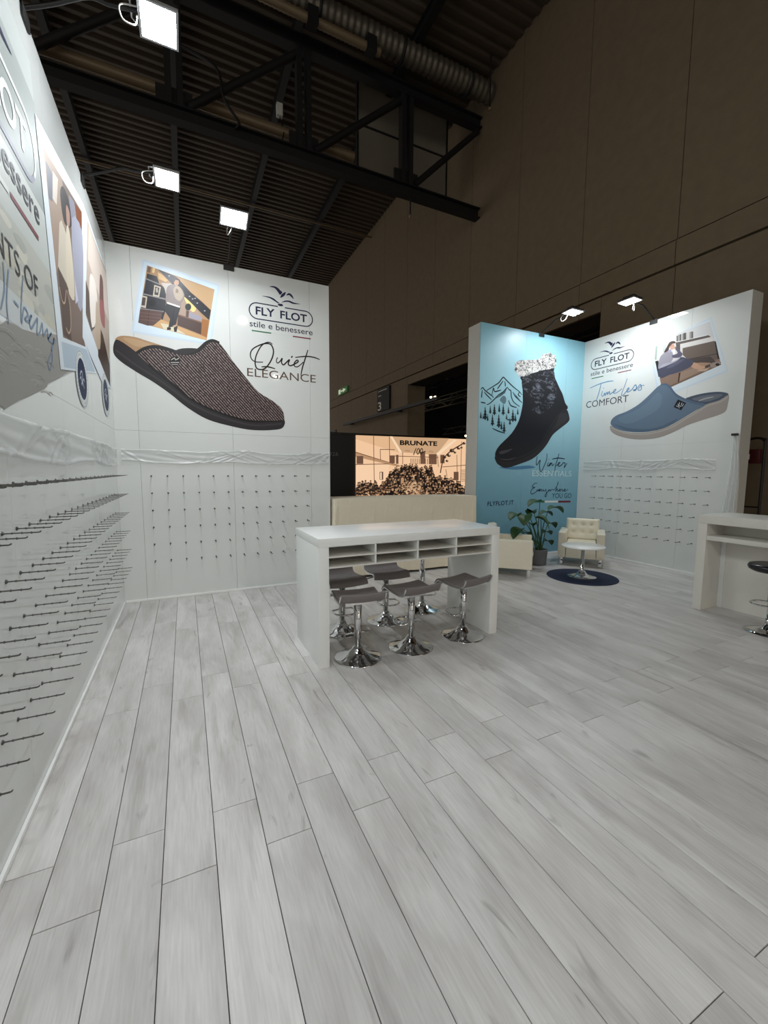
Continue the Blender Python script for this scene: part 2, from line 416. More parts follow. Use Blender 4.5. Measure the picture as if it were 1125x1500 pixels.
tag(MB().tube([(-14, 18.2, ZC - 0.4), (XH, 18.2, ZC - 0.4)], 0.035, 6).put('roof_conduit', PIPE), 'thin pale conduit crossing under the far roof beams', 'conduit')
for i, (x_, z_) in enumerate(((2.34, 9.87), (2.8, 10.12))):
    t = thing('wall_speaker', ['small pale box on the girder, lower of two beside the post', 'small pale box on the girder, upper of two beside the post'][i], 'speaker', (x_, 10.75, z_), group='pale boxes on the girder')
    box(-0.07, 0.07, -0.06, 0.06, 0, 0.27).put('case', CABLE, t, 0.01)
    MB().tube([(0, 0, 0.02), (0.1, 0, -0.3), (0.0, -0.1, 9.15 - z_)], 0.012, 5).put('cable', DARKCABLE, t)
tag(MB().tube(smooth([(0.2, YT - 0.06, 10.3), (0.9, YT - 0.3, 9.95), (1.05, YT - 0.3, 9.4), (1.35, YT - 0.2, 9.12), (1.3, YT - 0.08, 9.05)], 6), 0.03, 6).put('hanging_cable', DARKCABLE), 'loose black cable drooping from the girder above the floodlight', 'cable')
for i, (x_, y_, z0, z1) in enumerate(((5.75, 10.5, 8.35, 8.845), (7.6, 9.6, 11.0, ZC - 0.03))):
    t = thing('drop_rod', ['short black rod hanging below the girder near its right end', 'thin black rod hanging from the roof by the concrete wall'][i], 'rod', (x_, y_, z0))
    MB().tube([(0, 0, 0.03), (0, 0, z1 - z0)], 0.02, 6).put('rod', IRON, t); MB().lathe([(0.001, 0), (0.04, 0.02), (0.04, 0.07), (0.001, 0.09)], 8).put('end_cap', PIPE, t)
# high-bay lamps of the hall over the aisle behind the visitor
for i, (x_, y_) in enumerate(((2.9, -11.5), (-6.0, -11.5), (2.9, -22.0), (-6.0, -22.0), (6.9, -23.5))):
    t = thing('high_bay_lamp', 'white high-bay hall lamp over the aisle, %s' % ['nearest the concrete wall', 'farther from the concrete wall', 'in the second row near the wall', 'in the second row away from the wall', 'in the last row by the wall'][i], 'lamp', (x_, y_, 9.0), group='hall high-bay lamps')
    MB().lathe([(0.17, 0.0), (0.18, 0.02), (0.17, 0.06), (0.12, 0.12), (0.09, 0.3), (0.0, 0.32)], 24).put('housing', IRON, t)
    MB().add([(0.15 * math.cos(a), 0.15 * math.sin(a), -0.002) for a in [2 * math.pi * k / 16 for k in range(16)]], [tuple(range(16))[::-1]]).put('lens', HIGHLENS, t)
    MB().tube([(0, 0, 0.3), (0, 0, ZC - 9.0 + 0.5)], 0.02, 6).put('hanger', IRON, t)
# rail, banner and exit sign on the hall wall
t = thing('cable_tray', 'long black rail running level along the hall wall past the portal', 'rail', (XH - 0.35, 11.9, 3.95))
MB().box(-0.05, 0.05, 0, 9.1, -0.055, 0.055).put('rail', DARKCABLE, t)
for yy in (3.2, 8.5): box(-0.02, 0.35, yy, yy + 0.06, -0.04, 0.04).put('bracket', BLACK, t)
FAR = Face('right', XH - 0.16)
DARKINK = ink_material('matt_ink', 0.6)
t = thing('hall_number_sign', 'hanging dark banner with the number 3 on the hall wall', 'sign', (XH - 0.06, 16.75, 4.17))
box(-0.02, 0.06, -0.62, 0.62, 0, 0.98).put('board', mat('banner_black', '060708', 0.7, noise=0.05), t)
pr = Print(Face('right', XH - 0.082)); C3 = 'e9e2d4'
pr.text_uv('3', (-17.28, 4.22), (-16.93, 4.22), 0.36, C3, 0.01)
o = pr.put('numeral_print', DARKINK, t); o.location = (-(XH - 0.06), -16.75, -4.17)
pr = Print(Face('right', XH - 0.082))
for k_ in range(9): pr.stroke_uv([(-17.25 + k_ * 0.1, 5.03 + 0.012 * (k_ % 2)), (-17.18 + k_ * 0.1, 5.04)], 0.035, C3)
for k_ in range(4): pr.stroke_uv([(-17.22 + k_ * 0.08, 4.83), (-17.17 + k_ * 0.08, 4.84)], 0.04, C3)
o = pr.put('small_print', DARKINK, t); o['kind'] = 'stuff'
o.location = (-(XH - 0.06), -16.75, -4.17)
EXITG = mat('exit_green', '2f6b2c', 0.5, noise=0.02, emit=0.12); EXITW = mat('exit_white', 'd8e8c4', 0.5, noise=0.02, emit=0.35)
t = thing('exit_sign', 'small green illuminated emergency exit sign on the hall wall', 'sign', (XH - 0.06, 21.85, 5.7))
box(-0.04, 0.05, -0.72, 0.72, 0, 0.32).put('case', EXITG, t, 0.01)
MB().box(-0.05, -0.041, 0.32, 0.62, 0.04, 0.28).put('panel', EXITW, t)
MB().add([(-0.05, -0.55, 0.16), (-0.05, -0.1, 0.27), (-0.05, -0.1, 0.05)], [(0, 1, 2)]).add([(-0.05, -0.1, 0.12), (-0.05, 0.25, 0.12), (-0.05, 0.25, 0.2), (-0.05, -0.1, 0.2)], [(0, 1, 2, 3)]).put('arrow', EXITW, t)
door = tag(box(XH - 0.05, XH + 0.03, 23.2, 26.2, 0, 3.9).put('door_1', IRON), kind='structure')
box(XH - 0.08, XH - 0.05, 24.65, 24.72, 0.05, 3.85).put('door_seam', BLACK, door); box(XH - 0.12, XH - 0.05, 24.9, 25.0, 1.0, 1.3).put('door_handle', SILVER, door)

# ================================================================== THE BOOTH: deck and walls
floor = tag(box(XL - 0.3, 7.6, -1.3, 6.06, -0.03, -0.009).put('floor', SUBFLOOR), kind='structure')
PW, PL, GAP = 0.1935, 1.385, 0.0028
plank_cache = {}
def plank(x0, x1, y0, y1):
    key = (round(x1 - x0, 4), round(y1 - y0, 4))
    if key not in plank_cache:
        hx, hy = (x1 - x0 - GAP) / 2, (y1 - y0 - GAP) / 2; e = 0.0012
        m_ = MB(); m_.add([(-hx, -hy, -0.009), (hx, -hy, -0.009), (hx, hy, -0.009), (-hx, hy, -0.009), (-hx, -hy, -e), (hx, -hy, -e), (hx, hy, -e), (-hx, hy, -e),
                           (-hx + e, -hy + e, 0), (hx - e, -hy + e, 0), (hx - e, hy - e, 0), (-hx + e, hy - e, 0)],
                          [(0, 1, 5, 4), (1, 2, 6, 5), (2, 3, 7, 6), (3, 0, 4, 7), (4, 5, 9, 8), (5, 6, 10, 9), (6, 7, 11, 10), (7, 4, 8, 11), (8, 9, 10, 11)])
        plank_cache[key] = m_.mesh('plank', WOOD)
    obj('plank', plank_cache[key], floor, ((x0 + x1) / 2, (y0 + y1) / 2, 0))
YEND = YC
for c in range(0, 43):
    x1 = -0.5237 + PW * c; x0 = x1 - PW
    if c == 0: x0 = XL
    if x0 > 7.5: break
    yend = YB if x1 < 1.9 else (5.74 if x0 < 6.95 else 3.1)
    y = (1.905 if c % 2 == 0 else 1.63) + 0.0033 * c - 2 * PL
    if x0 > 3.4: y += PL if c % 2 == 0 else PL
    while y < yend - 0.02:
        y2 = min(y + PL, yend); plank(x0, x1, y, y2); y += PL

def panelled(name, face, u0, u1, seams, zs, thick, core_m, panel_m, ends=None):
    """a partition: core box + front panels with fine joints"""
    k = face.k; T = thick
    def bx(a, b, o0, o1, z0, z1):
        p, q = face.to3(a, z0, o0), face.to3(b, z1, o1)
        return box(min(p[0], q[0]), max(p[0], q[0]), min(p[1], q[1]), max(p[1], q[1]), z0, z1)
    core = tag(bx(u0, u1, -T, -0.0195, -0.02, HW).put(name, core_m), kind='structure')
    S = [u0] + list(seams) + [u1]; Z = [0.0] + list(zs) + [HW]
    for i in range(len(S) - 1):
        for j in range(len(Z) - 1):
            a = S[i] + (0.0011 if i else 0); b = S[i + 1] - (0.0011 if i < len(S) - 2 else 0)
            bx(a, b, -0.0195, 0, Z[j] + (0.0008 if j else 0), Z[j + 1] - (0.0008 if j < len(Z) - 2 else 0)).put('wall_panel', panel_m, core)
    return core
wl = panelled('wall_left', LEFT, -2.0, YB, [YB - 0.235 - k for k in range(7, -1, -1)], [2.0], 0.30, CORE_W, WALL)
wb = panelled('wall_back', BACK, XL + 0.0005, 1.825, [-0.457, 0.56, 1.557], [2.0], 0.30, CORE_W, WALL)
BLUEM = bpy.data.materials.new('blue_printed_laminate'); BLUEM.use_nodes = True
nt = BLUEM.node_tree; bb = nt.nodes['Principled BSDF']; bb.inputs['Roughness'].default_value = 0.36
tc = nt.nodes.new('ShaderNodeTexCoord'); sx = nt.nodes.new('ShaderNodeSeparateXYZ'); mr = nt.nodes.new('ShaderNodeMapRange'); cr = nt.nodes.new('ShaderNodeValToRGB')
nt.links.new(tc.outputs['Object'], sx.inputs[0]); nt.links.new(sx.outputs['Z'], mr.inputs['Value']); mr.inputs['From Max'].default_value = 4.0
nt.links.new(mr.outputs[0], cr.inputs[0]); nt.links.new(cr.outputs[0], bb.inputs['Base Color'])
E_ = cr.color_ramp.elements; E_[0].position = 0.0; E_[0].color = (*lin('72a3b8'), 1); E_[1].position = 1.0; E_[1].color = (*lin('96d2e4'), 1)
for p_, c_ in ((0.28, '76a9be'), (0.5, '8fc0d0'), (0.72, 'a9d9e6')): e_ = E_.new(p_); e_.color = (*lin(c_), 1)  # printed blue fade; its paler upper part also paints in blurred lamp glow
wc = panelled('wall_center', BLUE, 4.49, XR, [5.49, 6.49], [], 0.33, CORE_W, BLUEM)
wr = panelled('wall_right', RIGHT, -YC, -3.14, [-4.87, -3.87], [2.0], 0.275, CORE_W, WALL)
for nm, a in (('baseboard_left', (XL, XL + 0.016, -2, YB)), ('baseboard_back', (XL + 0.016, 1.825, YB - 0.016, YB)), ('baseboard_center', (4.49, XR - 0.016, YC - 0.016, YC)), ('baseboard_right', (XR - 0.016, XR, 3.14, YC))):
    tag(box(*a, 0, 0.028).put(nm, TRIM, bevel=0.004), kind='structure')

# ------------------------------------------------------------------ prints: the logo, normalised from the back wall
LC = (8.654, 350, 400)
def lp(p): return BACK.uv(p[0] / LC[0] + LC[1], p[1] / LC[0] + LC[2])
A0, A1 = lp((128, 565)), lp((936, 680))
LW = A1[0] - A0[0]
def L2(pts): return [((p[0] - A0[0]) / LW, (p[1] - A0[1]) / LW) for p in map(lp, pts)]
BIRD = [L2(q) for q in (
    [(385, 172), (440, 165), (490, 185), (525, 220), (550, 245), (520, 275), (490, 235), (450, 190)],
    [(525, 312), (540, 270), (590, 240), (585, 275), (560, 300)],
    [(600, 285), (625, 255), (660, 265), (685, 300), (692, 330), (660, 300), (635, 280)],
    [(290, 290), (380, 298), (440, 322), (480, 355), (515, 382), (490, 380), (440, 348), (380, 314)],
    [(540, 375), (580, 350), (640, 350), (700, 375), (780, 392), (690, 392), (630, 368), (580, 367)],
    [(490, 395), (540, 390), (560, 415), (520, 420)])]
ring = L2([(500, 425), (210, 375), (160, 400), (130, 455), (140, 510), (180, 550), (240, 568), (860, 662), (910, 640), (932, 585), (920, 535), (860, 485), (580, 438)])
def logo(pr, u, v, S, ink='201f40', grey=None, slog='3a3a4a', bars=('2c6b45', 'd5dad6', '7d1f30')):
    T = lambda q: [(u + p[0] * S, v + p[1] * S) for p in q]
    for b in BIRD: pr.uvpoly([smooth(T(b), 4, True)], '232245')
    # ring as a true stadium, open where the gull's tail is
    xs = [p[0] for p in ring]; zs = [p[1] for p in ring]
    x0, x1 = min(xs), max(xs); zt = L2([(500, 425)])[0][1]; h = 0.235; zb = zt - h; r = h / 2
    path = [(0.44, zt)] + [(x0 + r - r * math.sin(a), zb + r + r * math.cos(a)) for a in [math.pi * k / 14 for k in range(15)]]
    path += [(x1 - r + r * math.sin(a), zb + r - r * math.cos(a)) for a in [math.pi * k / 14 for k in range(15)]] + [(0.55, zt)]
    q = T(path)
    if grey is None: pr.stroke_uv(q, 0.0165 * S, ink)
    else:
        n = len(q) * 16 // 32
        pr.stroke_uv(q[:n], 0.0165 * S, ink); pr.stroke_uv(q[n - 1:n + 5], 0.02 * S, grey); pr.stroke_uv(q[n + 4:], 0.0165 * S, ink)
    pr.text_uv('FLY', T([(x0 + 0.095, 0)])[0][:1] + (v + (zb + 0.065) * S,), T([(x0 + 0.385, 0)])[0][:1] + (v + (zb + 0.065) * S,), 0.118 * S, ink, 0.022)
    pr.text_uv('FLOT', T([(x0 + 0.47, 0)])[0][:1] + (v + (zb + 0.065) * S,), T([(x0 + 0.90, 0)])[0][:1] + (v + (zb + 0.065) * S,), 0.118 * S, ink, 0.022)
    pr.text_uv('stile e benessere', (u + x0 * S, v + (zb - 0.125) * S), (u + x1 * S, v + (zb - 0.125) * S), 0.088 * S, slog, 0.008)
    zz = v + (zb - 0.185) * S; hh = 0.009 * S
    for (a, b, c) in ((0.035, 0.33, bars[0]), (0.35, 0.655, bars[1]), (0.67, 0.965, bars[2])):
        pr.uvpoly([[(u + a * S, zz - hh), (u + b * S, zz - hh), (u + b * S, zz + hh), (u + a * S, zz + hh)]], c)
ring_mid = (min(p[1] for p in ring) + max(p[1] for p in ring)) / 2

# ---- back wall
p = Print(BACK); logo(p, A0[0], A0[1], LW); p.put('logo_print', INK, wb, 'navy seagull logo with green, white and red bars')
p = Print(BACK, (8.654, 350, 490))
BR = '5d4636'
p.text('ELEGANCE', (105, 525), (975, 612), (105, 422), BR, 0.0)
INKB = '231d1c'
for q in ([(305, 350), (210, 345), (160, 310), (145, 250), (170, 190), (240, 145), (330, 115), (400, 125), (435, 190), (430, 270), (390, 360), (330, 430), (270, 445), (220, 420), (205, 340), (225, 250), (280, 150), (340, 105), (390, 100), (425, 125)],
          [(285, 410), (370, 410), (460, 435)],
          [(490, 290), (474, 335), (492, 362), (525, 335), (548, 302), (540, 355), (565, 385), (605, 350), (640, 320), (625, 372), (652, 396), (705, 375), (750, 345), (738, 325), (706, 355), (702, 398), (740, 410), (785, 380), (815, 350)],
          [(662, 295), (680, 272)], [(875, 195), (842, 300), (805, 420), (785, 520)], [(715, 290), (850, 278), (950, 290), (1025, 318)]):
    p.stroke(q, 0.017, INKB, 6, 0.35)
p.put('lettering_print', INK, wb, 'slogan in black script over brown capitals')

def knit():
    m = bpy.data.materials.new('knit_print'); m.use_nodes = True; nt = m.node_tree; N = nt.nodes; L = nt.links; b = N['Principled BSDF']; b.inputs['Roughness'].default_value = 0.36; b.inputs['Specular IOR Level'].default_value = 0.25
    tc = N.new('ShaderNodeTexCoord'); mp = N.new('ShaderNodeMapping'); mp.inputs['Rotation'].default_value = (0, math.radians(-47), 0); L.new(tc.outputs['Object'], mp.inputs[0])
    w1 = N.new('ShaderNodeTexWave'); w1.bands_direction = 'Z'; w1.inputs['Scale'].default_value = 12; w1.inputs['Distortion'].default_value = 1.2; w1.inputs['Detail'].default_value = 1
    L.new(mp.outputs[0], w1.inputs['Vector'])
    n1 = N.new('ShaderNodeTexNoise'); n1.inputs['Scale'].default_value = 75; n1.inputs['Detail'].default_value = 3; L.new(mp.outputs[0], n1.inputs['Vector'])
    mu = N.new('ShaderNodeMath'); mu.operation = 'MULTIPLY'; L.new(w1.outputs['Fac'], mu.inputs[0]); L.new(n1.outputs['Fac'], mu.inputs[1])
    r = N.new('ShaderNodeValToRGB'); r.color_ramp.elements[0].position = 0.12; r.color_ramp.elements[0].color = (*lin('221b1d'), 1); r.color_ramp.elements[1].position = 0.55; r.color_ramp.elements[1].color = (*lin('a3938d'), 1)
    e = r.color_ramp.elements.new(0.30); e.color = (*lin('4a3d42'), 1)
    L.new(mu.outputs[0], r.inputs[0]); L.new(r.outputs[0], b.inputs['Base Color']); return m
KNIT = knit()
# polaroid photograph on the back wall
def polaroid_back():
    p = Print(BACK, (8.036, 190, 370), 0.0006)
    P_ = p.poly
    P_([(150, 75), (1060, 380), (960, 1085), (18, 945)], 'cbdbe8')
    P_([(172, 105), (1035, 395), (940, 1062), (45, 920)], 'd3e4f0')
    P_([(205, 150), (998, 435), (905, 1035), (100, 825)], 'ae8b66')
    P_([(560, 290), (997, 436), (960, 680), (860, 580), (700, 450)], 'c4a27a')
    P_([(205, 150), (330, 195), (520, 340), (440, 370), (330, 330), (200, 250)], 'a8845c')
    P_([(215, 160), (250, 175), (240, 240), (205, 230)], '6d5340'); P_([(270, 175), (300, 185), (290, 240), (262, 235)], 'e7c489')
    P_([(330, 230), (380, 260), (450, 330), (420, 345), (340, 310)], 'd8b27a')
    P_([(560, 540), (660, 500), (780, 650), (850, 750), (840, 800), (560, 720)], 'a99282')
    P_([(640, 520), (700, 545), (780, 650), (745, 700), (690, 640)], 'f0cf87', 4)
    P_([(700, 700), (850, 760), (860, 810), (700, 770)], '9a96a4')
    P_([(330, 195), (540, 280), (600, 340), (720, 470), (860, 590), (955, 680), (935, 795), (840, 710), (700, 570), (600, 480), (470, 340)], '2b2c33')
    for (x, y) in ((705, 515), (740, 545), (770, 540), (795, 595), (883, 686), (465, 275)): p.ell(x, y, 10, 7, 'aab0bb', 8)
    P_([(205, 245), (320, 280), (350, 370), (435, 430), (420, 690), (370, 850), (210, 860), (100, 825)], '23252d')
    P_([(205, 255), (310, 280), (310, 330), (195, 300)], '191a20')
    for a in ([(190, 300), (360, 370), (360, 384), (188, 312)], [(160, 480), (420, 540), (418, 556), (158, 494)], [(125, 652), (400, 690), (398, 702), (122, 664)]): P_(a, '8d8a88')
    P_([(122, 664), (385, 695), (360, 855), (210, 860), (100, 825)], '5b4540'); P_([(225, 675), (232, 675), (214, 858), (207, 858)], '41302d')
    for y in (700, 740, 780): P_([(118, y), (375, y + 30), (373, y + 40), (116, y + 10)], '6b534c')
    P_([(290, 380), (368, 405), (347, 522), (272, 510)], 'c9bfae'); P_([(300, 400), (350, 415), (335, 505), (290, 495)], '3a3a40'); P_([(305, 420), (330, 412), (335, 470), (310, 470)], 'b3a99a')
    P_([(150, 505), (207, 520), (190, 655), (130, 640)], 'c2b6a5'); P_([(150, 525), (190, 532), (178, 625), (138, 620)], '4d423c')
    p.ell(265, 590, 45, 40, '15161b')
    P_([(370, 785), (460, 825), (560, 865), (905, 1000), (905, 1035), (600, 955), (270, 865)], 'cda574'); P_([(360, 830), (470, 850), (660, 960), (600, 950), (400, 900)], 'd9cfb5')
    P_([(570, 730), (850, 830), (840, 965), (560, 855)], '4d3b36'); P_([(560, 722), (850, 820), (850, 835), (560, 738)], '6d554c')
    P_([(850, 780), (932, 800), (905, 1002), (840, 965)], 'a26b3d')
    P_([(665, 680), (700, 690), (690, 765), (660, 755)], '5a4740'); p.ell(688, 640, 36, 42, '202a26')
    # the standing person
    P_([(430, 590), (600, 640), (575, 720), (555, 800), (540, 870), (455, 880), (475, 780), (415, 690)], '26272e'); P_([(520, 640), (528, 642), (505, 860), (495, 860)], '17181d')
    P_([(440, 880), (486, 880), (482, 912), (438, 912)], '1b1a1d'); P_([(518, 885), (566, 858), (552, 935), (524, 932)], '1b1a1d'); P_([(505, 862), (550, 845), (556, 862), (515, 882)], 'b29a86')
    P_([(370, 362), (430, 360), (500, 375), (450, 440), (430, 500), (408, 420)], 'c6bcb4', 3)
    P_([(440, 410), (500, 372), (560, 395), (620, 440), (645, 520), (605, 600), (588, 640), (438, 590), (425, 520)], '8f8482', 3)
    P_([(520, 420), (560, 390), (610, 430), (632, 510), (590, 570), (540, 540), (515, 470)], 'b5a593', 3); P_([(545, 420), (575, 440), (570, 480), (540, 470)], '8b7a66')
    P_([(440, 580), (592, 632), (590, 650), (438, 600)], 'e6e3de')
    P_([(512, 320), (545, 296), (590, 320), (588, 350), (570, 330), (535, 340), (518, 380)], '3b2a22', 3); p.ell(550, 352, 30, 40, 'c69a7d'); P_([(515, 318), (545, 298), (585, 318), (575, 328), (540, 322), (520, 350)], '3b2a22')
    p.ell(541, 347, 3.5, 2.5, '3a2620', 6); p.ell(562, 352, 3.5, 2.5, '3a2620', 6); P_([(542, 374), (562, 378), (552, 382)], '9a5c50')
    return p.put('polaroid_print', INK, wb, 'polaroid of a standing person in a beige jacket and dark trousers')
polaroid_back()
def slipper_back():
    c = (4.018, 150, 480)
    p = Print(BACK, c, 0.0014)
    sole = [(70, 85), (100, 75), (200, 145), (270, 215), (340, 265), (420, 335), (510, 412), (620, 472), (740, 517), (860, 548), (960, 555), (1066, 540), (1062, 588), (1000, 602), (880, 602), (760, 580), (620, 540), (500, 470), (400, 390), (300, 320), (200, 260), (110, 200), (66, 150)]
    p.poly([(75, 68), (110, 48), (190, 55), (270, 80), (350, 105), (415, 130), (330, 135), (260, 130), (210, 150), (150, 130), (95, 95)], 'ae8d6a', 3)
    p.poly([(120, 60), (190, 66), (250, 85), (310, 108), (250, 112), (190, 108)], 'bb9c79', 3)
    p.poly([(200, 150), (240, 122), (300, 112), (370, 124), (440, 145), (500, 152), (560, 135), (610, 92), (650, 77), (685, 88), (720, 130), (770, 200), (850, 300), (920, 380), (1000, 430), (1056, 480), (1068, 530), (1064, 570), (960, 580), (860, 570), (740, 540), (620, 492), (510, 432), (420, 352), (340, 285), (260, 225)], '171518', 3)
    p.poly(sole, '2c2a2d', 4)
    p.stroke([(78, 130), (190, 215), (300, 285), (420, 370), (520, 445), (640, 505), (770, 548), (900, 575), (1055, 565)], 0.022, '3c393c', 5)
    p.stroke([(270, 222), (420, 342), (520, 420), (640, 482), (760, 525), (880, 553), (1060, 548)], 0.016, '141315', 5)
    o1 = p.put('slipper_print', INK, wb, 'printed knitted mule slipper with black sole')
    q = Print(BACK, c, 0.0017)
    q.poly([(205, 148), (240, 122), (300, 112), (370, 124), (440, 145), (500, 152), (560, 135), (610, 92), (650, 77), (685, 88), (720, 130), (770, 200), (850, 300), (920, 380), (1000, 430), (1056, 480), (1070, 530), (1060, 545), (960, 548), (860, 542), (740, 512), (620, 467), (510, 407), (420, 328), (340, 262), (270, 212)], '808080', 3)
    q.put('knit_upper_print', KNIT, o1)
    q = Print(BACK, c, 0.0019)
    q.stroke([(200, 150), (250, 122), (310, 112), (380, 126), (450, 148), (510, 150), (565, 132), (612, 90), (650, 76), (688, 90)], 0.042, '1d1b1d', 6, 0.3)
    q.poly([(420, 140), (470, 122), (550, 122), (560, 135), (500, 155), (450, 155)], '262326', 3)
    q.ell(427, 197, 32, 30, '151416')
    q.stroke([(405, 190), (425, 178), (430, 190), (450, 180)], 0.007, 'c8c4c0', 4); q.stroke([(402, 205), (452, 205)], 0.008, 'b8b4b0', 0); q.stroke([(408, 216), (445, 217)], 0.006, 'b8b4b0', 0)
    q.put('binding_print', INK, o1)
slipper_back()

# ---- centre (blue) wall: boot, mountains, words
def mountains():
    p = Print(BLUE, (14.06, 700, 540), 0.0006); K = '20343f'
    for q in ([(60, 430), (100, 390), (150, 450), (290, 560), (320, 600)], [(180, 450), (230, 420), (340, 350), (430, 290), (500, 200), (530, 180), (590, 240), (680, 330), (760, 400), (850, 470), (910, 540)],
              [(290, 540), (320, 400), (345, 470), (430, 455), (480, 440)], [(180, 740), (240, 720), (350, 620), (430, 540), (520, 480), (580, 410), (605, 380)], [(605, 380), (640, 430), (680, 460), (690, 580), (740, 690), (860, 780)],
              [(720, 480), (770, 570), (850, 650), (912, 700)], [(60, 690), (160, 710)], [(400, 420), (450, 350), (520, 250)], [(630, 650), (680, 760), (800, 800)], [(90, 440), (80, 540), (75, 600)], [(130, 480), (200, 560), (280, 640)],
              [(555, 260), (565, 330), (560, 370)], [(860, 480), (830, 540), (880, 580)], [(300, 1230), (430, 1290), (560, 1330)], [(600, 1050), (700, 1060)]):
        p.stroke(q, 0.021, K, 5, 0.4)
    p.poly([(450, 640), (520, 560), (575, 590), (580, 680), (540, 730), (500, 700)], '6c8894', 3)
    p.poly([(360, 620), (520, 490), (600, 400), (560, 500), (470, 570)], '4a6672'); p.poly([(750, 500), (840, 610), (910, 700), (820, 640)], '4a6672')
    for i, (x, t, b) in enumerate(((150, 770, 1060), (255, 750, 930), (340, 720, 960), (440, 720, 900), (522, 720, 960), (630, 770, 930), (720, 830, 1100), (820, 810, 950), (60, 880, 1030), (108, 930, 1040), (200, 930, 1080), (590, 920, 1050), (772, 920, 1090), (660, 1000, 1160), (300, 930, 1180), (430, 930, 1220), (485, 1080, 1260), (540, 1080, 1320))):
        h = b - t; w_ = h * 0.17; pts = [(x, t)]; n = 4
        for k in range(1, n + 1): pts += [(x + w_ * k / n, t + h * k / (n + 0.6)), (x + w_ * k / n * 0.45, t + h * k / (n + 0.6))]
        pts += [(x + 6, b), (x - 6, b)]
        for k in range(n, 0, -1): pts += [(x - w_ * k / n * 0.45, t + h * k / (n + 0.6)), (x - w_ * k / n, t + h * k / (n + 0.6))]
        p.poly(pts, '1f2e33')
    p.put('mountain_print', INK, wc, 'line drawing of snowy peaks and dark firs')
mountains()
def fur():
    m = bpy.data.materials.new('fur_print'); m.use_nodes = True; nt = m.node_tree; N = nt.nodes; L = nt.links; b = N['Principled BSDF']; b.inputs['Roughness'].default_value = 0.36; b.inputs['Specular IOR Level'].default_value = 0.25
    tc = N.new('ShaderNodeTexCoord'); n = N.new('ShaderNodeTexNoise'); n.inputs['Scale'].default_value = 24; n.inputs['Detail'].default_value = 5; n.inputs['Distortion'].default_value = 1.5; L.new(tc.outputs['Object'], n.inputs['Vector'])
    r = N.new('ShaderNodeValToRGB'); r.color_ramp.elements[0].position = 0.38; r.color_ramp.elements[0].color = (*lin('50504f'), 1); r.color_ramp.elements[1].position = 0.56; r.color_ramp.elements[1].color = (*lin('dedddb'), 1)
    L.new(n.outputs['Fac'], r.inputs[0]); L.new(r.outputs[0], b.inputs['Base Color']); return m
def quilt():
    m = bpy.data.materials.new('quilt_print'); m.use_nodes = True; nt = m.node_tree; N = nt.nodes; L = nt.links; b = N['Principled BSDF']; b.inputs['Roughness'].default_value = 0.36; b.inputs['Specular IOR Level'].default_value = 0.25
    tc = N.new('ShaderNodeTexCoord'); mp = N.new('ShaderNodeMapping'); mp.inputs['Rotation'].default_value = (0, math.radians(40), 0); mp.inputs['Scale'].default_value = (1, 1, 2.0); L.new(tc.outputs['Object'], mp.inputs[0])
    n = N.new('ShaderNodeTexNoise'); n.inputs['Scale'].default_value = 9; n.inputs['Detail'].default_value = 2; n.inputs['Distortion'].default_value = 1.0; L.new(mp.outputs[0], n.inputs['Vector'])
    r = N.new('ShaderNodeValToRGB'); r.color_ramp.elements[0].position = 0.5; r.color_ramp.elements[0].color = (*lin('1d1e23'), 1); r.color_ramp.elements[1].position = 0.72; r.color_ramp.elements[1].color = (*lin('6f7480'), 1)
    L.new(n.outputs['Fac'], r.inputs[0]); L.new(r.outputs[0], b.inputs['Base Color']); return m
def boot():
    c = (7.5, 700, 500)
    p = Print(BLUE, c, 0.0012)
    p.poly([(230, 1385), (400, 1375), (560, 1365), (630, 1385), (540, 1400), (380, 1408)], '4d7fa6', 3)
    p.poly([(470, 385), (488, 450), (492, 600), (490, 700), (450, 870), (370, 1010), (250, 1130), (200, 1200), (190, 1260), (230, 1310), (400, 1310), (600, 1240), (760, 1060), (860, 860), (985, 740), (960, 680), (930, 580), (900, 520), (860, 430), (830, 360), (825, 260), (600, 290)], '1c1c22', 3)
    p.poly([(190, 1262), (300, 1300), (450, 1270), (600, 1200), (700, 1100), (780, 960), (860, 830), (965, 740), (1006, 840), (988, 890), (900, 960), (820, 1030), (760, 1130), (690, 1215), (600, 1290), (480, 1340), (320, 1390), (240, 1365), (200, 1325)], '2a282c', 3)
    p.stroke([(200, 1285), (320, 1318), (470, 1285), (620, 1210), (720, 1100), (800, 960), (880, 840), (970, 755)], 0.016, '131216', 5)
    p.poly([(240, 1210), (330, 1190), (380, 1180), (320, 1220), (250, 1240)], '45454c', 3); p.stroke([(230, 1290), (330, 1300), (420, 1275)], 0.02, '46444a', 5, 0.8)
    p.poly([(900, 800), (960, 790), (990, 840), (930, 900), (850, 960), (870, 880)], '312f33', 3)
    o1 = p.put('boot_print', INK, wc, 'printed black quilted ankle boot with fur cuff')
    q = Print(BLUE, c, 0.0015); q.poly([(492, 400), (640, 350), (815, 310), (850, 430), (862, 560), (840, 680), (740, 770), (660, 800), (595, 750), (610, 640), (560, 590), (500, 560)], '303138', 3); q.put('quilt_print', quilt(), o1)
    q = Print(BLUE, c, 0.0017)
    rr = random.Random(3); base = [(405, 260), (440, 213), (560, 203), (640, 200), (690, 180), (715, 145), (800, 130), (855, 170), (858, 230), (822, 295), (700, 318), (560, 365), (470, 390), (430, 360)]
    base = smooth(base, 6, True); cx_ = sum(a for a, b in base) / len(base); cy_ = sum(b for a, b in base) / len(base)
    base = [(cx_ + (a - cx_) * k, cy_ + (b - cy_) * k) for (a, b), k in ((q_, 1 + rr.uniform(-0.05, 0.05)) for q_ in base)]
    q.poly(base, 'cccccc'); q.put('fur_cuff_print', fur(), o1)
boot()
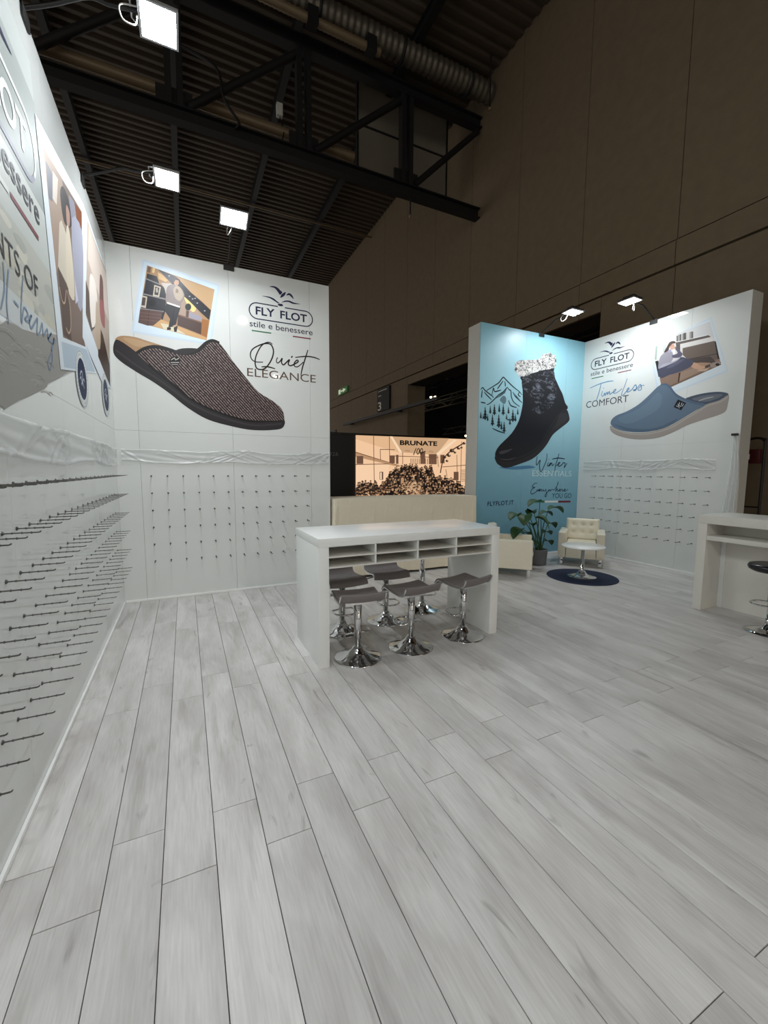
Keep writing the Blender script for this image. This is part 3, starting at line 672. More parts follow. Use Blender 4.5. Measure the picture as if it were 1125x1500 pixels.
def blue_words():
    p = Print(BLUE, (12.5, 760, 650), 0.0019); K = '173049'
    p.text('ESSENTIALS', (245, 592), (960, 597), (245, 487), 'c3dce0', 0.0)
    for q in ([(338, 232), (322, 320), (328, 392), (390, 300), (378, 400), (402, 515), (465, 400), (508, 285), (515, 180)], [(540, 335), (522, 402), (548, 400), (578, 350), (560, 405), (600, 350), (612, 402), (650, 365)], [(545, 292), (552, 282)],
              [(735, 180), (702, 300), (670, 400), (655, 510)], [(610, 282), (720, 262), (845, 278)], [(680, 400), (735, 372), (752, 342), (728, 348), (712, 388), (745, 412), (798, 372), (812, 348), (850, 362), (828, 440), (885, 355)]):
        p.stroke(q, 0.019, K, 6, 0.3)
    for q in ([(335, 722), (285, 728), (245, 788), (292, 800), (242, 830), (215, 888), (240, 920), (300, 892), (335, 862)], [(318, 876), (335, 840), (345, 868), (362, 836), (364, 856), (385, 848), (390, 834), (376, 832), (368, 850), (374, 868), (400, 858), (412, 834), (424, 838), (420, 868), (445, 858)],
              [(445, 858), (455, 836), (456, 864), (478, 862), (495, 834), (500, 880), (512, 930), (492, 972), (478, 945), (520, 885), (545, 842), (548, 868), (570, 840), (578, 868), (600, 836), (640, 850)],
              [(640, 850), (700, 770), (722, 690), (692, 790), (672, 872), (684, 850), (706, 826), (710, 850), (708, 868), (732, 858), (756, 846), (760, 832), (744, 834), (737, 854), (748, 870), (772, 856)],
              [(772, 856), (786, 832), (798, 838), (794, 868), (818, 856), (846, 844), (851, 830), (835, 832), (827, 854), (838, 870), (868, 858), (900, 832)]):
        p.stroke(q, 0.013, K, 6, 0.2)
    p.text('YOU GO', (605, 995), (957, 992), (605, 905), '2c4d60', 0.0)
    for a, b, c in ((225, 470, '2f6b4c'), (472, 715, 'd9dfe0'), (720, 945, '6e2333')): p.poly([(a, 1044), (b, 1040), (b, 1074), (a, 1078)], c)
    p.c = (4.41, 680, 440); p.text('FLYFLOT.IT', (150, 1328), (318, 1318), (150, 1300), '1b2c4e', 0.012, 1.08)
    p.put('lettering_print', INK, wc, 'winter slogans and web address with tricolour bar')
blue_words()

# ---- right wall
p = Print(RIGHT)
a, b = RIGHT.uv(855 + 118 / 11.25, 490 + 545 / 11.25), RIGHT.uv(855 + 822 / 11.25, 490 + 400 / 11.25)
S_ = b[0] - a[0]; logo(p, a[0], RIGHT.uv(855 + 470 / 11.25, 490 + 420 / 11.25)[1] - ring_mid * S_ + 0.01, S_, '2a2b3c', slog='4a4b56')
p.put('logo_print', INK, wr, 'dark seagull logo with tricolour bars')
p = Print(RIGHT, (11.25, 855, 490)); K = '5f8fb5'
p.text('COMFORT', (40, 1212), (735, 1108), (40, 1108), '43454e', 0.0)
for q in ([(105, 885), (250, 820), (400, 775), (490, 765)], [(290, 800), (262, 920), (222, 1050), (200, 1100)], [(312, 930), (296, 1000), (320, 1015), (348, 962), (352, 1005), (386, 950), (392, 990), (422, 940), (432, 985), (470, 960), (520, 930), (528, 902), (500, 920), (496, 965), (540, 960), (600, 920), (632, 890)], [(325, 890), (330, 878)],
          [(720, 725), (682, 830), (632, 960), (625, 1005), (660, 990), (700, 940), (740, 910), (745, 880), (720, 900), (716, 945), (750, 940), (800, 900), (850, 830), (870, 870), (850, 925), (818, 915), (870, 900), (930, 825), (950, 860), (945, 910), (895, 915), (940, 850), (1000, 838)]):
    p.stroke(q, 0.017, K, 6, 0.3)
p.put('lettering_print', INK, wr, 'slogan in blue script over grey capitals')
def polaroid_right():
    p = Print(RIGHT, (8.333, 940, 450), 0.0006); P_ = p.poly
    P_([(92, 490), (850, 120), (1058, 785), (205, 1120)], 'cdd9e2'); P_([(110, 500), (835, 145), (1035, 770), (222, 1090)], 'd6e0e6')
    P_([(112, 440), (835, 175), (970, 700), (250, 1022)], 'd6d3d0')
    P_([(430, 320), (835, 175), (880, 350), (420, 440)], 'cfcfce')
    P_([(170, 480), (195, 470), (180, 640), (160, 640)], '9db0a6'); P_([(255, 460), (300, 440), (290, 560), (260, 570)], 'c2c6c4')
    P_([(415, 425), (800, 338), (838, 355), (840, 364), (470, 450), (470, 540), (425, 520)], '5f534f'); P_([(420, 418), (800, 335), (800, 345), (420, 430)], 'e8e6e3')
    x = 425; i = 0
    for wd, c, h in ((18, '6a6663', 70), (22, '9c9995', 76), (16, '4c4846', 80), (20, 'b6b3af', 78), (18, '6f6a68', 84), (22, '4a4645', 86), (16, 'bdbab5', 84), (20, 'd0cdc9', 80), (20, 'a9a6a2', 84), (18, '7c7874', 84), (14, '5a5552', 82)):
        y0 = 420 - (x - 425) * 0.21; P_([(x, y0), (x, y0 - h), (x + wd, y0 - h - wd * 0.2), (x + wd, y0 - wd * 0.21)], c); x += wd
    P_([(470, 455), (850, 362), (885, 410), (500, 520), (470, 540)], 'dcd8d4')
    P_([(500, 500), (890, 410), (955, 640), (840, 650), (640, 640), (560, 640), (500, 580)], '6e6058'); P_([(560, 632), (930, 560), (932, 570), (560, 645)], '4c413c')
    P_([(890, 420), (905, 415), (950, 630), (930, 640)], '2f2927')
    P_([(210, 800), (470, 740), (700, 680), (950, 630), (970, 702), (360, 975), (250, 1022)], '8d7566'); P_([(470, 800), (640, 740), (700, 790), (460, 905)], '9b8373'); P_([(455, 800), (475, 800), (455, 915), (440, 920)], '3d2f2a')
    P_([(250, 1022), (970, 700), (960, 690), (250, 1000)], '77614f')
    P_([(165, 660), (205, 652), (215, 780), (235, 850), (205, 850)], '26242b')
    P_([(560, 635), (840, 600), (920, 680), (800, 740), (650, 740)], '4f4542')
    P_([(600, 690), (640, 675), (740, 700), (775, 735), (700, 765), (610, 730)], 'c39b80', 3); P_([(680, 680), (830, 678), (830, 695), (740, 720)], 'a98870', 3); P_([(670, 775), (800, 745), (830, 730), (780, 780)], 'bda28c', 3); P_([(840, 690), (950, 660), (960, 690), (860, 740)], '9b8a80', 3); p.ell(925, 700, 24, 16, '26211f')
    P_([(200, 770), (300, 700), (400, 660), (480, 608), (560, 630), (630, 655), (600, 725), (460, 790), (330, 830), (232, 865)], '4c4d5e', 3); P_([(300, 740), (450, 650), (520, 640), (380, 730)], '5d5e70', 3)
    P_([(200, 740), (222, 620), (262, 570), (340, 530), (385, 570), (378, 640), (330, 690), (230, 745)], '98949f', 3); P_([(250, 700), (400, 655), (470, 610), (440, 650), (340, 700), (220, 745)], 'aaa7b3', 3)
    P_([(370, 590), (440, 560), (400, 500), (420, 485), (480, 545), (498, 575), (470, 610), (390, 620)], '5f5a6e', 3)
    P_([(272, 555), (310, 480), (345, 425), (400, 415), (412, 440), (370, 440), (335, 500), (325, 530)], '3f2c28', 3); p.ell(372, 478, 30, 40, 'cfa48d'); P_([(340, 440), (380, 418), (410, 440), (375, 445), (345, 480)], '4a342e'); p.ell(383, 470, 4, 3, '3a2620', 6); p.ell(362, 472, 4, 3, '3a2620', 6)
    P_([(325, 520), (360, 515), (360, 545), (330, 560)], 'a29db8'); p.ell(400, 500, 14, 12, 'd0a690')
    P_([(378, 515), (412, 515), (408, 575), (380, 578)], 'ececea')
    p.put('polaroid_print', INK, wr, 'polaroid of a person in lilac drinking from a cup on a brown sofa')
polaroid_right()
def slipper_right():
    p = Print(RIGHT, (5.921, 885, 550), 0.0015)
    p.poly([(700, 205), (800, 168), (920, 146), (1020, 143), (1080, 165), (1000, 218), (880, 255), (790, 235)], '4c5767', 3); p.poly([(760, 205), (850, 178), (960, 162), (1030, 165), (980, 200), (880, 228)], '6c717b', 3)
    p.stroke([(820, 220), (880, 200), (950, 185)], 0.02, 'a7a6a6', 4, 0.4)
    p.poly([(55, 435), (110, 465), (200, 492), (340, 497), (480, 472), (600, 425), (700, 365), (800, 305), (880, 252), (1000, 215), (1080, 168), (1072, 250), (1050, 312), (980, 347), (850, 387), (720, 432), (600, 492), (480, 537), (350, 554), (220, 547), (110, 517), (58, 480)], 'a39a93', 3)
    p.stroke([(62, 450), (120, 478), (210, 505), (345, 510), (485, 485), (610, 437), (710, 375), (810, 315), (890, 265), (1005, 228), (1075, 185)], 0.018, 'b4aca5', 5)
    p.poly([(490, 82), (530, 72), (570, 92), (620, 155), (690, 195), (790, 230), (880, 253), (800, 300), (700, 360), (600, 420), (480, 468), (340, 492), (200, 487), (110, 463), (60, 428), (64, 385), (110, 345), (200, 310), (300, 250), (380, 180), (450, 110)], '66788b', 3)
    p.poly([(120, 370), (260, 310), (380, 230), (460, 150), (500, 180), (480, 280), (360, 360), (200, 420)], '6e8193', 3); p.poly([(90, 420), (200, 455), (360, 465), (500, 440), (640, 370), (560, 440), (400, 485), (200, 480)], '596a7d', 3)
    p.stroke([(490, 84), (530, 76), (568, 98), (615, 160), (685, 202), (780, 238), (865, 256)], 0.03, '57697e', 5, 0.2)
    p.poly([(640, 208), (712, 238), (668, 302), (603, 274)], '17181d'); 
    for q in ([(640, 245), (652, 285)], [(655, 232), (650, 262), (668, 270)], [(676, 235), (668, 262)], [(625, 262), (640, 272)], [(690, 245), (676, 270)]): p.stroke(q, 0.008, 'c9ccd0', 0)
    p.put('slipper_print', INK, wr, 'printed blue felt mule slipper with beige wedge sole')
slipper_right()

# ---- left wall
def left_prints():
    p = Print(LEFT, (1, 0, 0), 0.0006)
    U = lambda q, c: p.uvpoly([q], c)
    # printed landscape picture behind the words
    U([(0.6, 3.05), (3.30, 3.02), (3.24, 3.30), (0.6, 3.36)], '939b98'); U([(0.6, 3.36), (3.24, 3.30), (3.17, 3.62), (0.6, 3.70)], 'a2a9a6'); U([(0.6, 3.70), (3.17, 3.62), (3.14, 3.80), (0.6, 3.90)], 'b9bfbc'); U([(0.6, 2.72), (3.42, 2.72), (3.36, 3.05), (0.6, 3.06)], 'c3c9c4')
    U([(0.6, 2.24), (3.44, 2.30), (3.42, 2.74), (0.6, 2.70)], 'bdbfb6')
    rr = random.Random(11)
    for k in range(46):
        u = rr.uniform(1.8, 3.38); v = rr.uniform(2.36, 2.69); a = rr.uniform(0.05, 0.14); h = rr.uniform(0.02, 0.05)
        U(smooth([(u - a, v), (u, v + h), (u + a, v + 0.01), (u + a * 0.4, v - h)], 3, True), rr.choice(('c9c9bd', 'd2d0c2', 'aeb1aa', 'b7b9b1', 'c5c2b2')))
    U([(0.6, 2.12), (3.44, 2.28), (3.44, 2.40), (0.6, 2.32)], 'd0d6d6')
    hill = smooth([LEFT.uv(*q) for q in ((0, 476), (32, 482), (57, 489), (85, 491), (118, 512), (135, 540), (141, 546), (115, 543), (102, 543), (85, 554), (70, 561), (66, 569), (26, 586), (0, 593))], 3, True)
    U([(0.6, 1.80), (0.6, 2.12)] + [q for q in hill[:len(hill)]], '9d9b97') if False else U(hill, '9f9d98')
    U([(0.6, 1.80), (0.6, 2.14), (2.385, 2.175), (2.31, 1.822)], '9f9d98')
    for k in range(60):
        u = rr.uniform(1.9, 3.1); v = 1.86 + (u - 1.9) * 0.06 + rr.uniform(0.04, 0.28); a = rr.uniform(0.04, 0.1)
        p.stroke_uv(smooth([(u - a, v - 0.012), (u, v + 0.006), (u + a, v - 0.004)], 3), 0.006, rr.choice(('b0aea9', '918f8b', 'a9a7a2')))
    p.put('landscape_print', LEFTINK, wl, 'pale grey printed shore landscape')
    # logo
    p = Print(LEFT, (1, 0, 0), 0.0026); S = 1.42
    logo(p, 3.106 - S, 3.28 - ring_mid * S, S, 'eef1f0', grey='7c8090', slog='2c2e38', bars=('3d7a55', 'dfe3df', '7b3440'))  # white ring and letters paint in glare over navy lettering
    p.put('logo_print', LEFTINK, wl, 'large white seagull logo with dark slogan and tricolour bars')
    p = Print(LEFT, (1, 0, 0), 0.0031)
    p.text_uv('MOMENTS OF', (1.86, 2.482), (2.975, 2.484), 0.112, '34363c', -0.004)
    p.c = (5.77, 0, 300)
    for q in ([(20, 480), (32, 700), (0, 880)], [(68, 540), (50, 800), (66, 1005)], [(190, 600), (172, 880), (178, 1000), (196, 870), (232, 925), (205, 965), (240, 985), (262, 935), (242, 960), (258, 1040), (300, 975), (312, 968), (308, 1085), (332, 1075), (352, 1000), (362, 1100), (395, 1050), (402, 1130), (430, 1085), (402, 1130), (440, 1160), (452, 1125), (430, 1250), (400, 1330), (420, 1392), (440, 1300), (432, 1200), (470, 1140)], [(110, 810), (152, 862)]):
        p.stroke(q, 0.013, '8296ac', 6, 0.2)
    p.put('lettering_print', LEFTINK, wl, 'dark capitals over pale blue script')
    # first polaroid
    p = Print(LEFT, (1, 0, 0), 0.0036); P_ = p.poly
    P_([(50, 165), (122, 300), (123, 500), (141, 547), (88, 541)], 'dbe4ea'); P_([(89, 500), (126, 512), (139, 545), (93, 538)], 'b9c8d4')
    P_([(62, 215), (119, 310), (120.5, 491), (124.5, 508), (91.5, 494)], '7b6a60')
    P_([(62, 215), (90, 262), (96, 330), (82, 400), (74, 330)], 'a58f7e'); P_([(66, 235), (76, 255), (76, 296), (70, 290)], '6c6d78'); P_([(76, 250), (84, 262), (82, 300), (76, 290)], 'd8ccc0')
    P_([(100, 285), (119, 312), (120, 420), (104, 340)], '8b8b99'); P_([(108, 296), (119, 312), (119, 336), (112, 326)], '7a4a30')
    P_([(104, 320), (120, 345), (120, 450), (110, 430)], 'a2a3b2', 3)
    P_([(87, 285), (90, 272), (96, 282), (101, 300), (104, 330), (98, 332), (92, 322)], '3a3636', 3); P_([(96, 300), (101, 312), (101, 330), (97, 328)], 'b08d7c', 3)
    P_([(86, 326), (89, 322), (97, 345), (99, 420), (84, 390)], 'cfc6b4'); P_([(96, 336), (101, 340), (107, 400), (108, 440), (97, 416)], 'd9cdb8', 3)
    P_([(84, 392), (99, 422), (104, 500), (92, 490)], '5c4a42'); P_([(108, 405), (114, 440), (110, 445)], 'c5c6d6')
    p.stroke([(86, 420), (90, 440), (94, 443), (96, 425)], 0.012, 'c3ab92', 4); p.stroke([(97, 425), (102, 450), (103, 478), (100, 488), (96, 480)], 0.012, 'c3ab92', 4)
    p.put('polaroid_print', LEFTINK, wl, 'polaroid with brown interior and a dark-haired person')
    p = Print(LEFT, (1, 0, 0), 0.0041); P_ = p.poly
    P_([(122, 301), (154, 394), (157, 402), (162, 570), (148, 558), (120, 494)], 'dbe4ea')
    P_([(127, 322), (147, 378), (157.5, 402), (161, 567), (124.8, 462)], 'b8a89a')
    P_([(129, 330), (146, 378), (155, 402), (158, 470), (140, 420), (128, 380)], 'd4c6bb'); P_([(124.8, 410), (136, 452), (138, 480), (133, 486), (124.8, 458)], '5d4f47')
    P_([(132, 400), (140, 420), (142, 460), (134, 480), (130, 430)], 'e6ddd4', 3); P_([(146, 402), (150, 412), (151, 440), (153, 470), (146, 455), (145, 430)], '6e4a44', 3); P_([(145, 440), (151, 445), (153, 480), (147, 470)], '9a5a58', 3)
    P_([(142, 470), (150, 490), (160, 535), (161, 567), (143, 522)], '4a3a33'); P_([(140, 440), (146, 470), (146, 510), (140, 500)], 'b7a48f', 3)
    p.put('polaroid_print', LEFTINK, wl, 'polaroid nearest the corner with pale interior')
    for (cu, cv, r, nm) in ((3.975, 2.248, 0.155, 'navy round badge left of the corner badge'), (5.07, 2.298, 0.155, 'navy round badge nearest the corner')):
        p = Print(LEFT, (1, 0, 0), 0.0046)
        cir = lambda rr_, n=40: [(cu + rr_ * math.cos(2 * math.pi * k / n), cv + rr_ * math.sin(2 * math.pi * k / n)) for k in range(n)]
        p.uvpoly([cir(r * 1.38)], 'd9dedc'); p.uvpoly([cir(r)], '2a3350')
        p.stroke_uv(cir(r * 1.33) + [cir(r * 1.33)[0]], 0.006, '8d94a2')
        for k in range(44):
            a = 2 * math.pi * k / 44
            if k % 11 in (0, 10): continue
            p.stroke_uv([(cu + r * 1.13 * math.cos(a), cv + r * 1.13 * math.sin(a)), (cu + r * 1.22 * math.cos(a), cv + r * 1.22 * math.sin(a))], 0.007, '7f8795')
        for q in ([(-0.5, 0.1), (-0.2, 0.35), (0.05, 0.3), (0.0, 0.0), (-0.1, -0.2), (0.25, 0.05), (0.5, -0.05)], [(-0.3, -0.3), (0.0, -0.15), (0.3, -0.4)], [(-0.55, -0.1), (-0.3, 0.05), (-0.1, -0.35)]):
            p.stroke_uv(smooth([(cu + a * r, cv + b * r) for a, b in q], 5), 0.012, 'c4cad6')
        p.put('badge_print', LEFTINK, wl, nm)
left_prints()

# ------------------------------------------------------------------ clear film bands taped on the walls
def film_band(name, label, face, u0, u1, z0, z1, seed, full=True):
    rr = random.Random(seed); n = 150; m_ = 16
    folds = [(rr.uniform(u0, u1), rr.uniform(-1, 1), rr.uniform(0.05, 0.16), rr.uniform(-1.6, 1.6)) for _ in range(int(15 * (u1 - u0) / 2.4))]
    amp = [rr.uniform(0, 6.28) for _ in range(6)]
    def f(a, b):
        u = u0 + (u1 - u0) * a; zc = (z0 + z1) / 2; h = (z1 - z0) * (0.5 + 0.05 * math.sin(a * 17 + amp[0]) + 0.02 * math.sin(a * 41 + amp[1]))
        v = zc + (b - 0.5) * 2 * h + 0.012 * math.sin(a * 13 + amp[2])
        o = 0.004
        for (fu, _, wd, sl) in folds:
            d = (u - fu) - (v - zc) * sl * 2.2
            if abs(d) < wd: o += 0.010 * (1 - abs(d) / wd) ** 2 * math.sin(d / wd * 7 + v * 22)
        o += 0.010 * math.exp(-((b - 0.93) / 0.06) ** 2) + 0.010 * math.exp(-((b - 0.06) / 0.05) ** 2) + 0.0022 * math.sin(b * 14 + a * 23)
        return face.to3(u, v, max(0.006, o + 0.007))
    return tag(MB().grid(f, n, m_).put(name, FILM), label, 'plastic film', 'film bands on the walls')
film_band('film_band', 'crumpled clear film band across the left wall above the pegs', LEFT, 0.8, 5.52, 1.60, 1.80, 1)
film_band('film_band', 'crumpled clear film band across the back wall above the pegs', BACK, -0.64, 1.80, 1.635, 1.785, 2)
film_band('film_band', 'clear film band across the right wall under the blue slipper', RIGHT, -5.62, -3.40, 1.60, 1.757, 3)
# hanging strip of film at the right wall's end
t = thing('film_bundle', 'gathered film curtain hanging at the free end of the right wall', 'plastic film', (XR, 3.19, 0))
rr = random.Random(5); ph = [rr.uniform(0, 6) for _ in range(5)]
def strip(a, b):
    z = 0.02 + (2.08 - 0.02) * b; wd = 0.022 + 0.10 * (1 - b) ** 0.7
    s_ = (a - 0.5) * 2
    return (-0.010 - 0.022 * (1 + math.sin(a * 17 + ph[0] + b * 3)) * (0.4 + 0.6 * (1 - b)), s_ * wd - 0.015 + 0.01 * math.sin(b * 9 + ph[1]), z)
MB().grid(strip, 26, 40).put('film_sheet', FILM, t)
box(-0.05, -0.002, -0.035, 0.035, 2.07, 2.10).put('clip', BLACK, t, 0.004)

# ------------------------------------------------------------------ display pegs
def peg_mesh():
    m_ = MB()
    L = 0.128
    m_.tube([(0, 0, 0), (0.004, 0, 0)], 0.0095, 10).tube([(0.003, 0, 0), (0.007, 0, 0)], 0.006, 8)
    m_.tube([(0.004, 0, 0), (L - 0.006, 0, 0), (L, 0, 0.002), (L + 0.002, 0, 0.006)], 0.0030, 6)
    for x_ in (0.034, 0.066, 0.098): m_.tube([(x_ - 0.0022, 0, 0), (x_ + 0.0022, 0, 0)], 0.0052, 6)
    return m_.mesh('display_peg', STEEL)
PEG = peg_mesh()
ROWS = [0.472, 0.674, 0.877, 1.078, 1.280, 1.481]; RN = ['bottom', 'second from bottom', 'third from bottom', 'third from top', 'second from top', 'top']
def ordn(k): return {1: 'first', 2: 'second', 3: 'third'}.get(k, '%dth' % k)
for j, z_ in enumerate(ROWS):
    for k in range(12):
        tag(obj('display_peg', PEG, None, (-0.355 + 0.1684 * k, YB, z_), -math.pi / 2), 'metal display peg on the back wall, %s row, %s from the left corner' % (RN[j], ordn(k + 1)), 'peg', 'display pegs on the back wall')
    for k in range(12):
        tag(obj('display_peg', PEG, None, (XR, 5.352 - 0.1715 * k, z_), math.pi), 'metal display peg on the right wall, %s row, %s from the blue wall' % (RN[j], ordn(k + 1)), 'peg', 'display pegs on the right wall')
    for k in range([22, 22, 22, 21, 21, 21][j]):
        tag(obj('display_peg', PEG, None, (XL, 5.237 - 0.1685 * k, z_ + 0.012), 0), 'metal display peg on the left wall, %s row, %s from the corner' % (RN[j], ordn(k + 1)), 'peg', 'display pegs on the left wall')

# ------------------------------------------------------------------ floodlights on arms
def flood(name, label, base, rz, reach, height, size, tilt=0.0, shift=0.0):
    """base: top edge of the wall; local +X is out from the wall"""
    t = thing(name, label, 'floodlight', base, rz, 'floodlights on arms')
    MB().box(-0.31, 0.008, -0.06, 0.06, 0.0, 0.012).box(0.002, 0.012, -0.06, 0.06, -0.055, 0.012).put('clamp', BLACK, t)
    el = (reach * 0.46, 0, height * 0.96)
    MB().tube(smooth([(-0.02, 0, 0.012), (reach * 0.2, 0, height * 0.45), el, (reach * 0.62, 0, height * 0.99), (reach - size[0] * 0.5, 0, height + 0.03)], 5), 0.011, 8).put('arm', BLACK, t)
    hd = obj('lamp_head', None, t, (reach, shift, height)); hd.rotation_euler = (0, tilt, 0)
    a, b = size[0] / 2, size[1] / 2
    hd_m = MB().box(-a - 0.012, a + 0.012, -b - 0.012, b + 0.012, 0.006, 0.032).box(-a * 0.7, a * 0.7, -b * 0.7, b * 0.7, 0.032, 0.06)
    for k in range(6): hd_m.box(-a * 0.6, a * 0.6, -b * 0.6 + k * b * 0.24 - 0.003, -b * 0.6 + k * b * 0.24 + 0.003, 0.06, 0.08)
    hd_m.put('housing', BLACK, hd)
    MB().box(-a - 0.014, -a, -b - 0.014, b + 0.014, -0.004, 0.012).box(a, a + 0.014, -b - 0.014, b + 0.014, -0.004, 0.012).box(-a, a, -b - 0.014, -b, -0.004, 0.012).box(-a, a, b, b + 0.014, -0.004, 0.012).put('rim', SILVER, hd)
    MB().add([(-a, -b, 0.002), (a, -b, 0.002), (a, b, 0.002), (-a, b, 0.002)], [(0, 3, 2, 1)]).put('lens', LENS, hd)
    MB().tube(smooth([(reach - a - 0.02, -0.02, height + 0.03), (reach - a - 0.10, -0.05, height - 0.02), (reach - a - 0.09, -0.05, height - 0.09), (reach - a - 0.03, -0.03, height - 0.08), (reach - a - 0.02, 0.0, height + 0.0)], 5), 0.004, 6).put('cable', CABLE, t)
    MB().tube([(reach - a - 0.02, -b * 0.7, height + 0.02), (reach - a - 0.05, -b * 0.5, height + 0.03), (reach - a - 0.05, b * 0.5, height + 0.03), (reach - a - 0.02, b * 0.7, height + 0.02)], 0.006, 6).put('yoke', SILVER, t)
    return t
flood('floodlight', 'LED floodlight over the left wall, second from the corner, large and near', (XL, 3.09, HW), 0, 0.65, 0.215, (0.185, 0.23))
flood('floodlight', 'LED floodlight over the left wall, nearest the corner', (XL, 4.50, HW), 0, 0.645, 0.168, (0.18, 0.255))
flood('floodlight', 'tilted LED floodlight on the back wall top, above the polaroid', (0.57, YB, HW), -math.pi / 2, 0.66, 0.20, (0.18, 0.25), -0.42)
flood('floodlight', 'LED floodlight on the top edge of the blue wall', (5.83, YC, HW), -math.pi / 2, 0.66, 0.15, (0.18, 0.25), -0.05)
flood('floodlight', 'LED floodlight on the top edge of the right wall', (XR, 4.45, HW), math.pi, 0.62, 0.19, (0.18, 0.25), -0.05)
for i, y_ in enumerate((1.68, 0.27, -1.14)):  # unseen floodlights added out of view to light the near floor
    flood('floodlight', 'LED floodlight over the left wall, %s from the corner' % ('third', 'fourth', 'fifth')[i], (XL, y_, HW), 0, 0.65, 0.2, (0.185, 0.25))

# ------------------------------------------------------------------ white bar counter with pigeonholes
t = thing('bar_counter', 'white high counter with pigeonholes, bar stools pushed under it', 'counter', (0.9, 3.045, 0))
W_, D_, H_ = 1.77, 0.715, 1.035
box(0, W_, 0, D_, H_ - 0.068, H_).put('countertop', LACQ, t, 0.002)
box(0, 0.084, 0, D_, 0, H_ - 0.0685).put('side_panel', LACQ, t, 0.002); box(W_ - 0.09, W_, 0, D_, 0, H_ - 0.0685).put('side_panel', LACQ, t, 0.002)
a, b = 0.0845, W_ - 0.0905
box(a, b, 0.004, D_ - 0.004, 0.795, 0.807).put('shelf', LACQ2, t); box(a, b, 0.004, D_ - 0.004, 0.878, 0.889).put('shelf', LACQ2, t)
box(a, b, 0.35, 0.362, 0.8075, 0.8775).put('back_panel', LACQ2, t); box(a, b, 0.35, 0.362, 0.8895, 0.966).put('back_panel', LACQ2, t)
for k in range(1, 4):
    xx = a + (b - a) * k / 4
    for (za, zb) in ((0.8075, 0.8775), (0.8895, 0.966)):
        box(xx - 0.007, xx + 0.007, 0.004, 0.3495, za, zb).put('divider', LACQ, t); box(xx - 0.007, xx + 0.007, 0.3625, D_ - 0.004, za, zb).put('divider', LACQ, t)

# ------------------------------------------------------------------ bar stools
def stool_proto():
    t = thing('bar_stool', '', 'stool', (0, 0, 0), 0, 'bar stools at the white counter')
    MB().lathe([(0.0, 0.0), (0.198, 0.0), (0.200, 0.006), (0.19, 0.012), (0.14, 0.026), (0.085, 0.05), (0.05, 0.08), (0.038, 0.105), (0.0, 0.10)], 36).put('base', CHROME, t)
    MB().lathe([(0.0, 0.09), (0.026, 0.09), (0.026, 0.17), (0.034, 0.172), (0.034, 0.46), (0.024, 0.462), (0.022, 0.495), (0.0, 0.495)], 18).put('column', CHROME, t)
    pr_ = smooth([(-0.185, 0.585), (-0.175, 0.555), (-0.150, 0.522), (-0.11, 0.507), (-0.03, 0.506), (0.06, 0.514), (0.13, 0.522), (0.165, 0.512), (0.185, 0.480)], 4)
    def f(a, b):
        i = b * (len(pr_) - 1); p = pr_[int(round(i))]
        return ((a - 0.5) * 0.37, p[0], p[1] + 0.010 * (2 * a - 1) ** 2)
    MB().grid(f, 8, len(pr_) - 1).put('seat', SEAT, t, solid=0.022)
    for s_ in (-1, 1): MB().tube([(s_ * 0.186, p[0], p[1] + 0.01) for p in pr_], 0.0075, 8).put('chrome_edging', CHROME, t)
    loop = [(0.03, 0, 0.22)] + [(0.115 * math.cos(k), 0.06 + 0.125 * math.sin(k), 0.215) for k in [-0.5 + i * (math.pi + 1.0) / 14 for i in range(15)]] + [(-0.03, 0, 0.22)]
    MB().tube(loop, 0.009, 8).put('footrest', CHROME, t)
    MB().box(-0.09, 0.09, -0.09, 0.09, 0.484, 0.500).put('seat_plate', CHROME, t)
    MB().tube([(0.05, 0.02, 0.49), (0.17, 0.03, 0.478), (0.215, 0.03, 0.47)], 0.005, 6).put('lever', BLACK, t)
    return t
def dup(root, loc, rz, label, group=None):
    r = root.copy(); COL.objects.link(r); r.location = loc; r.rotation_euler = (0, 0, rz); r['label'] = label
    if group: r['group'] = group
    for ch in list(root.children):
        c = ch.copy(); COL.objects.link(c); c.parent = r
    return r
st = stool_proto()
spots = [((1.25, 3.11, 0), -0.12, 'grey bar stool in the near row, beside the counter left panel'), ((1.755, 3.11, 0), 0.10, 'grey bar stool in the middle of the near row'), ((2.33, 3.13, 0), 0.22, 'grey bar stool in the near row, by the counter right panel'),
         ((1.33, 3.72, 0), math.pi + 0.05, 'grey bar stool in the far row, beside the counter left panel'), ((1.84, 3.80, 0), math.pi - 0.08, 'grey bar stool in the middle of the far row'), ((2.36, 3.94, 0), math.pi + 0.1, 'taller grey bar stool in the far row, its seat hidden by the pigeonholes')]
for i, (l, r_, lab) in enumerate(spots):
    if i == 0: st.location = l; st.rotation_euler = (0, 0, r_); st['label'] = lab
    else:
        d_ = dup(st, l, r_, lab)
        if i == 5:                       # this one is wound up higher
            for ch in d_.children:
                nm_ = ch.name.split('.')[0]
                if nm_ in ('seat', 'chrome_edging', 'seat_plate', 'lever'): ch.location.z += 0.14
            MB().lathe([(0.0, 0.45), (0.025, 0.45), (0.025, 0.64), (0.0, 0.64)], 16).put('piston', CHROME, d_)

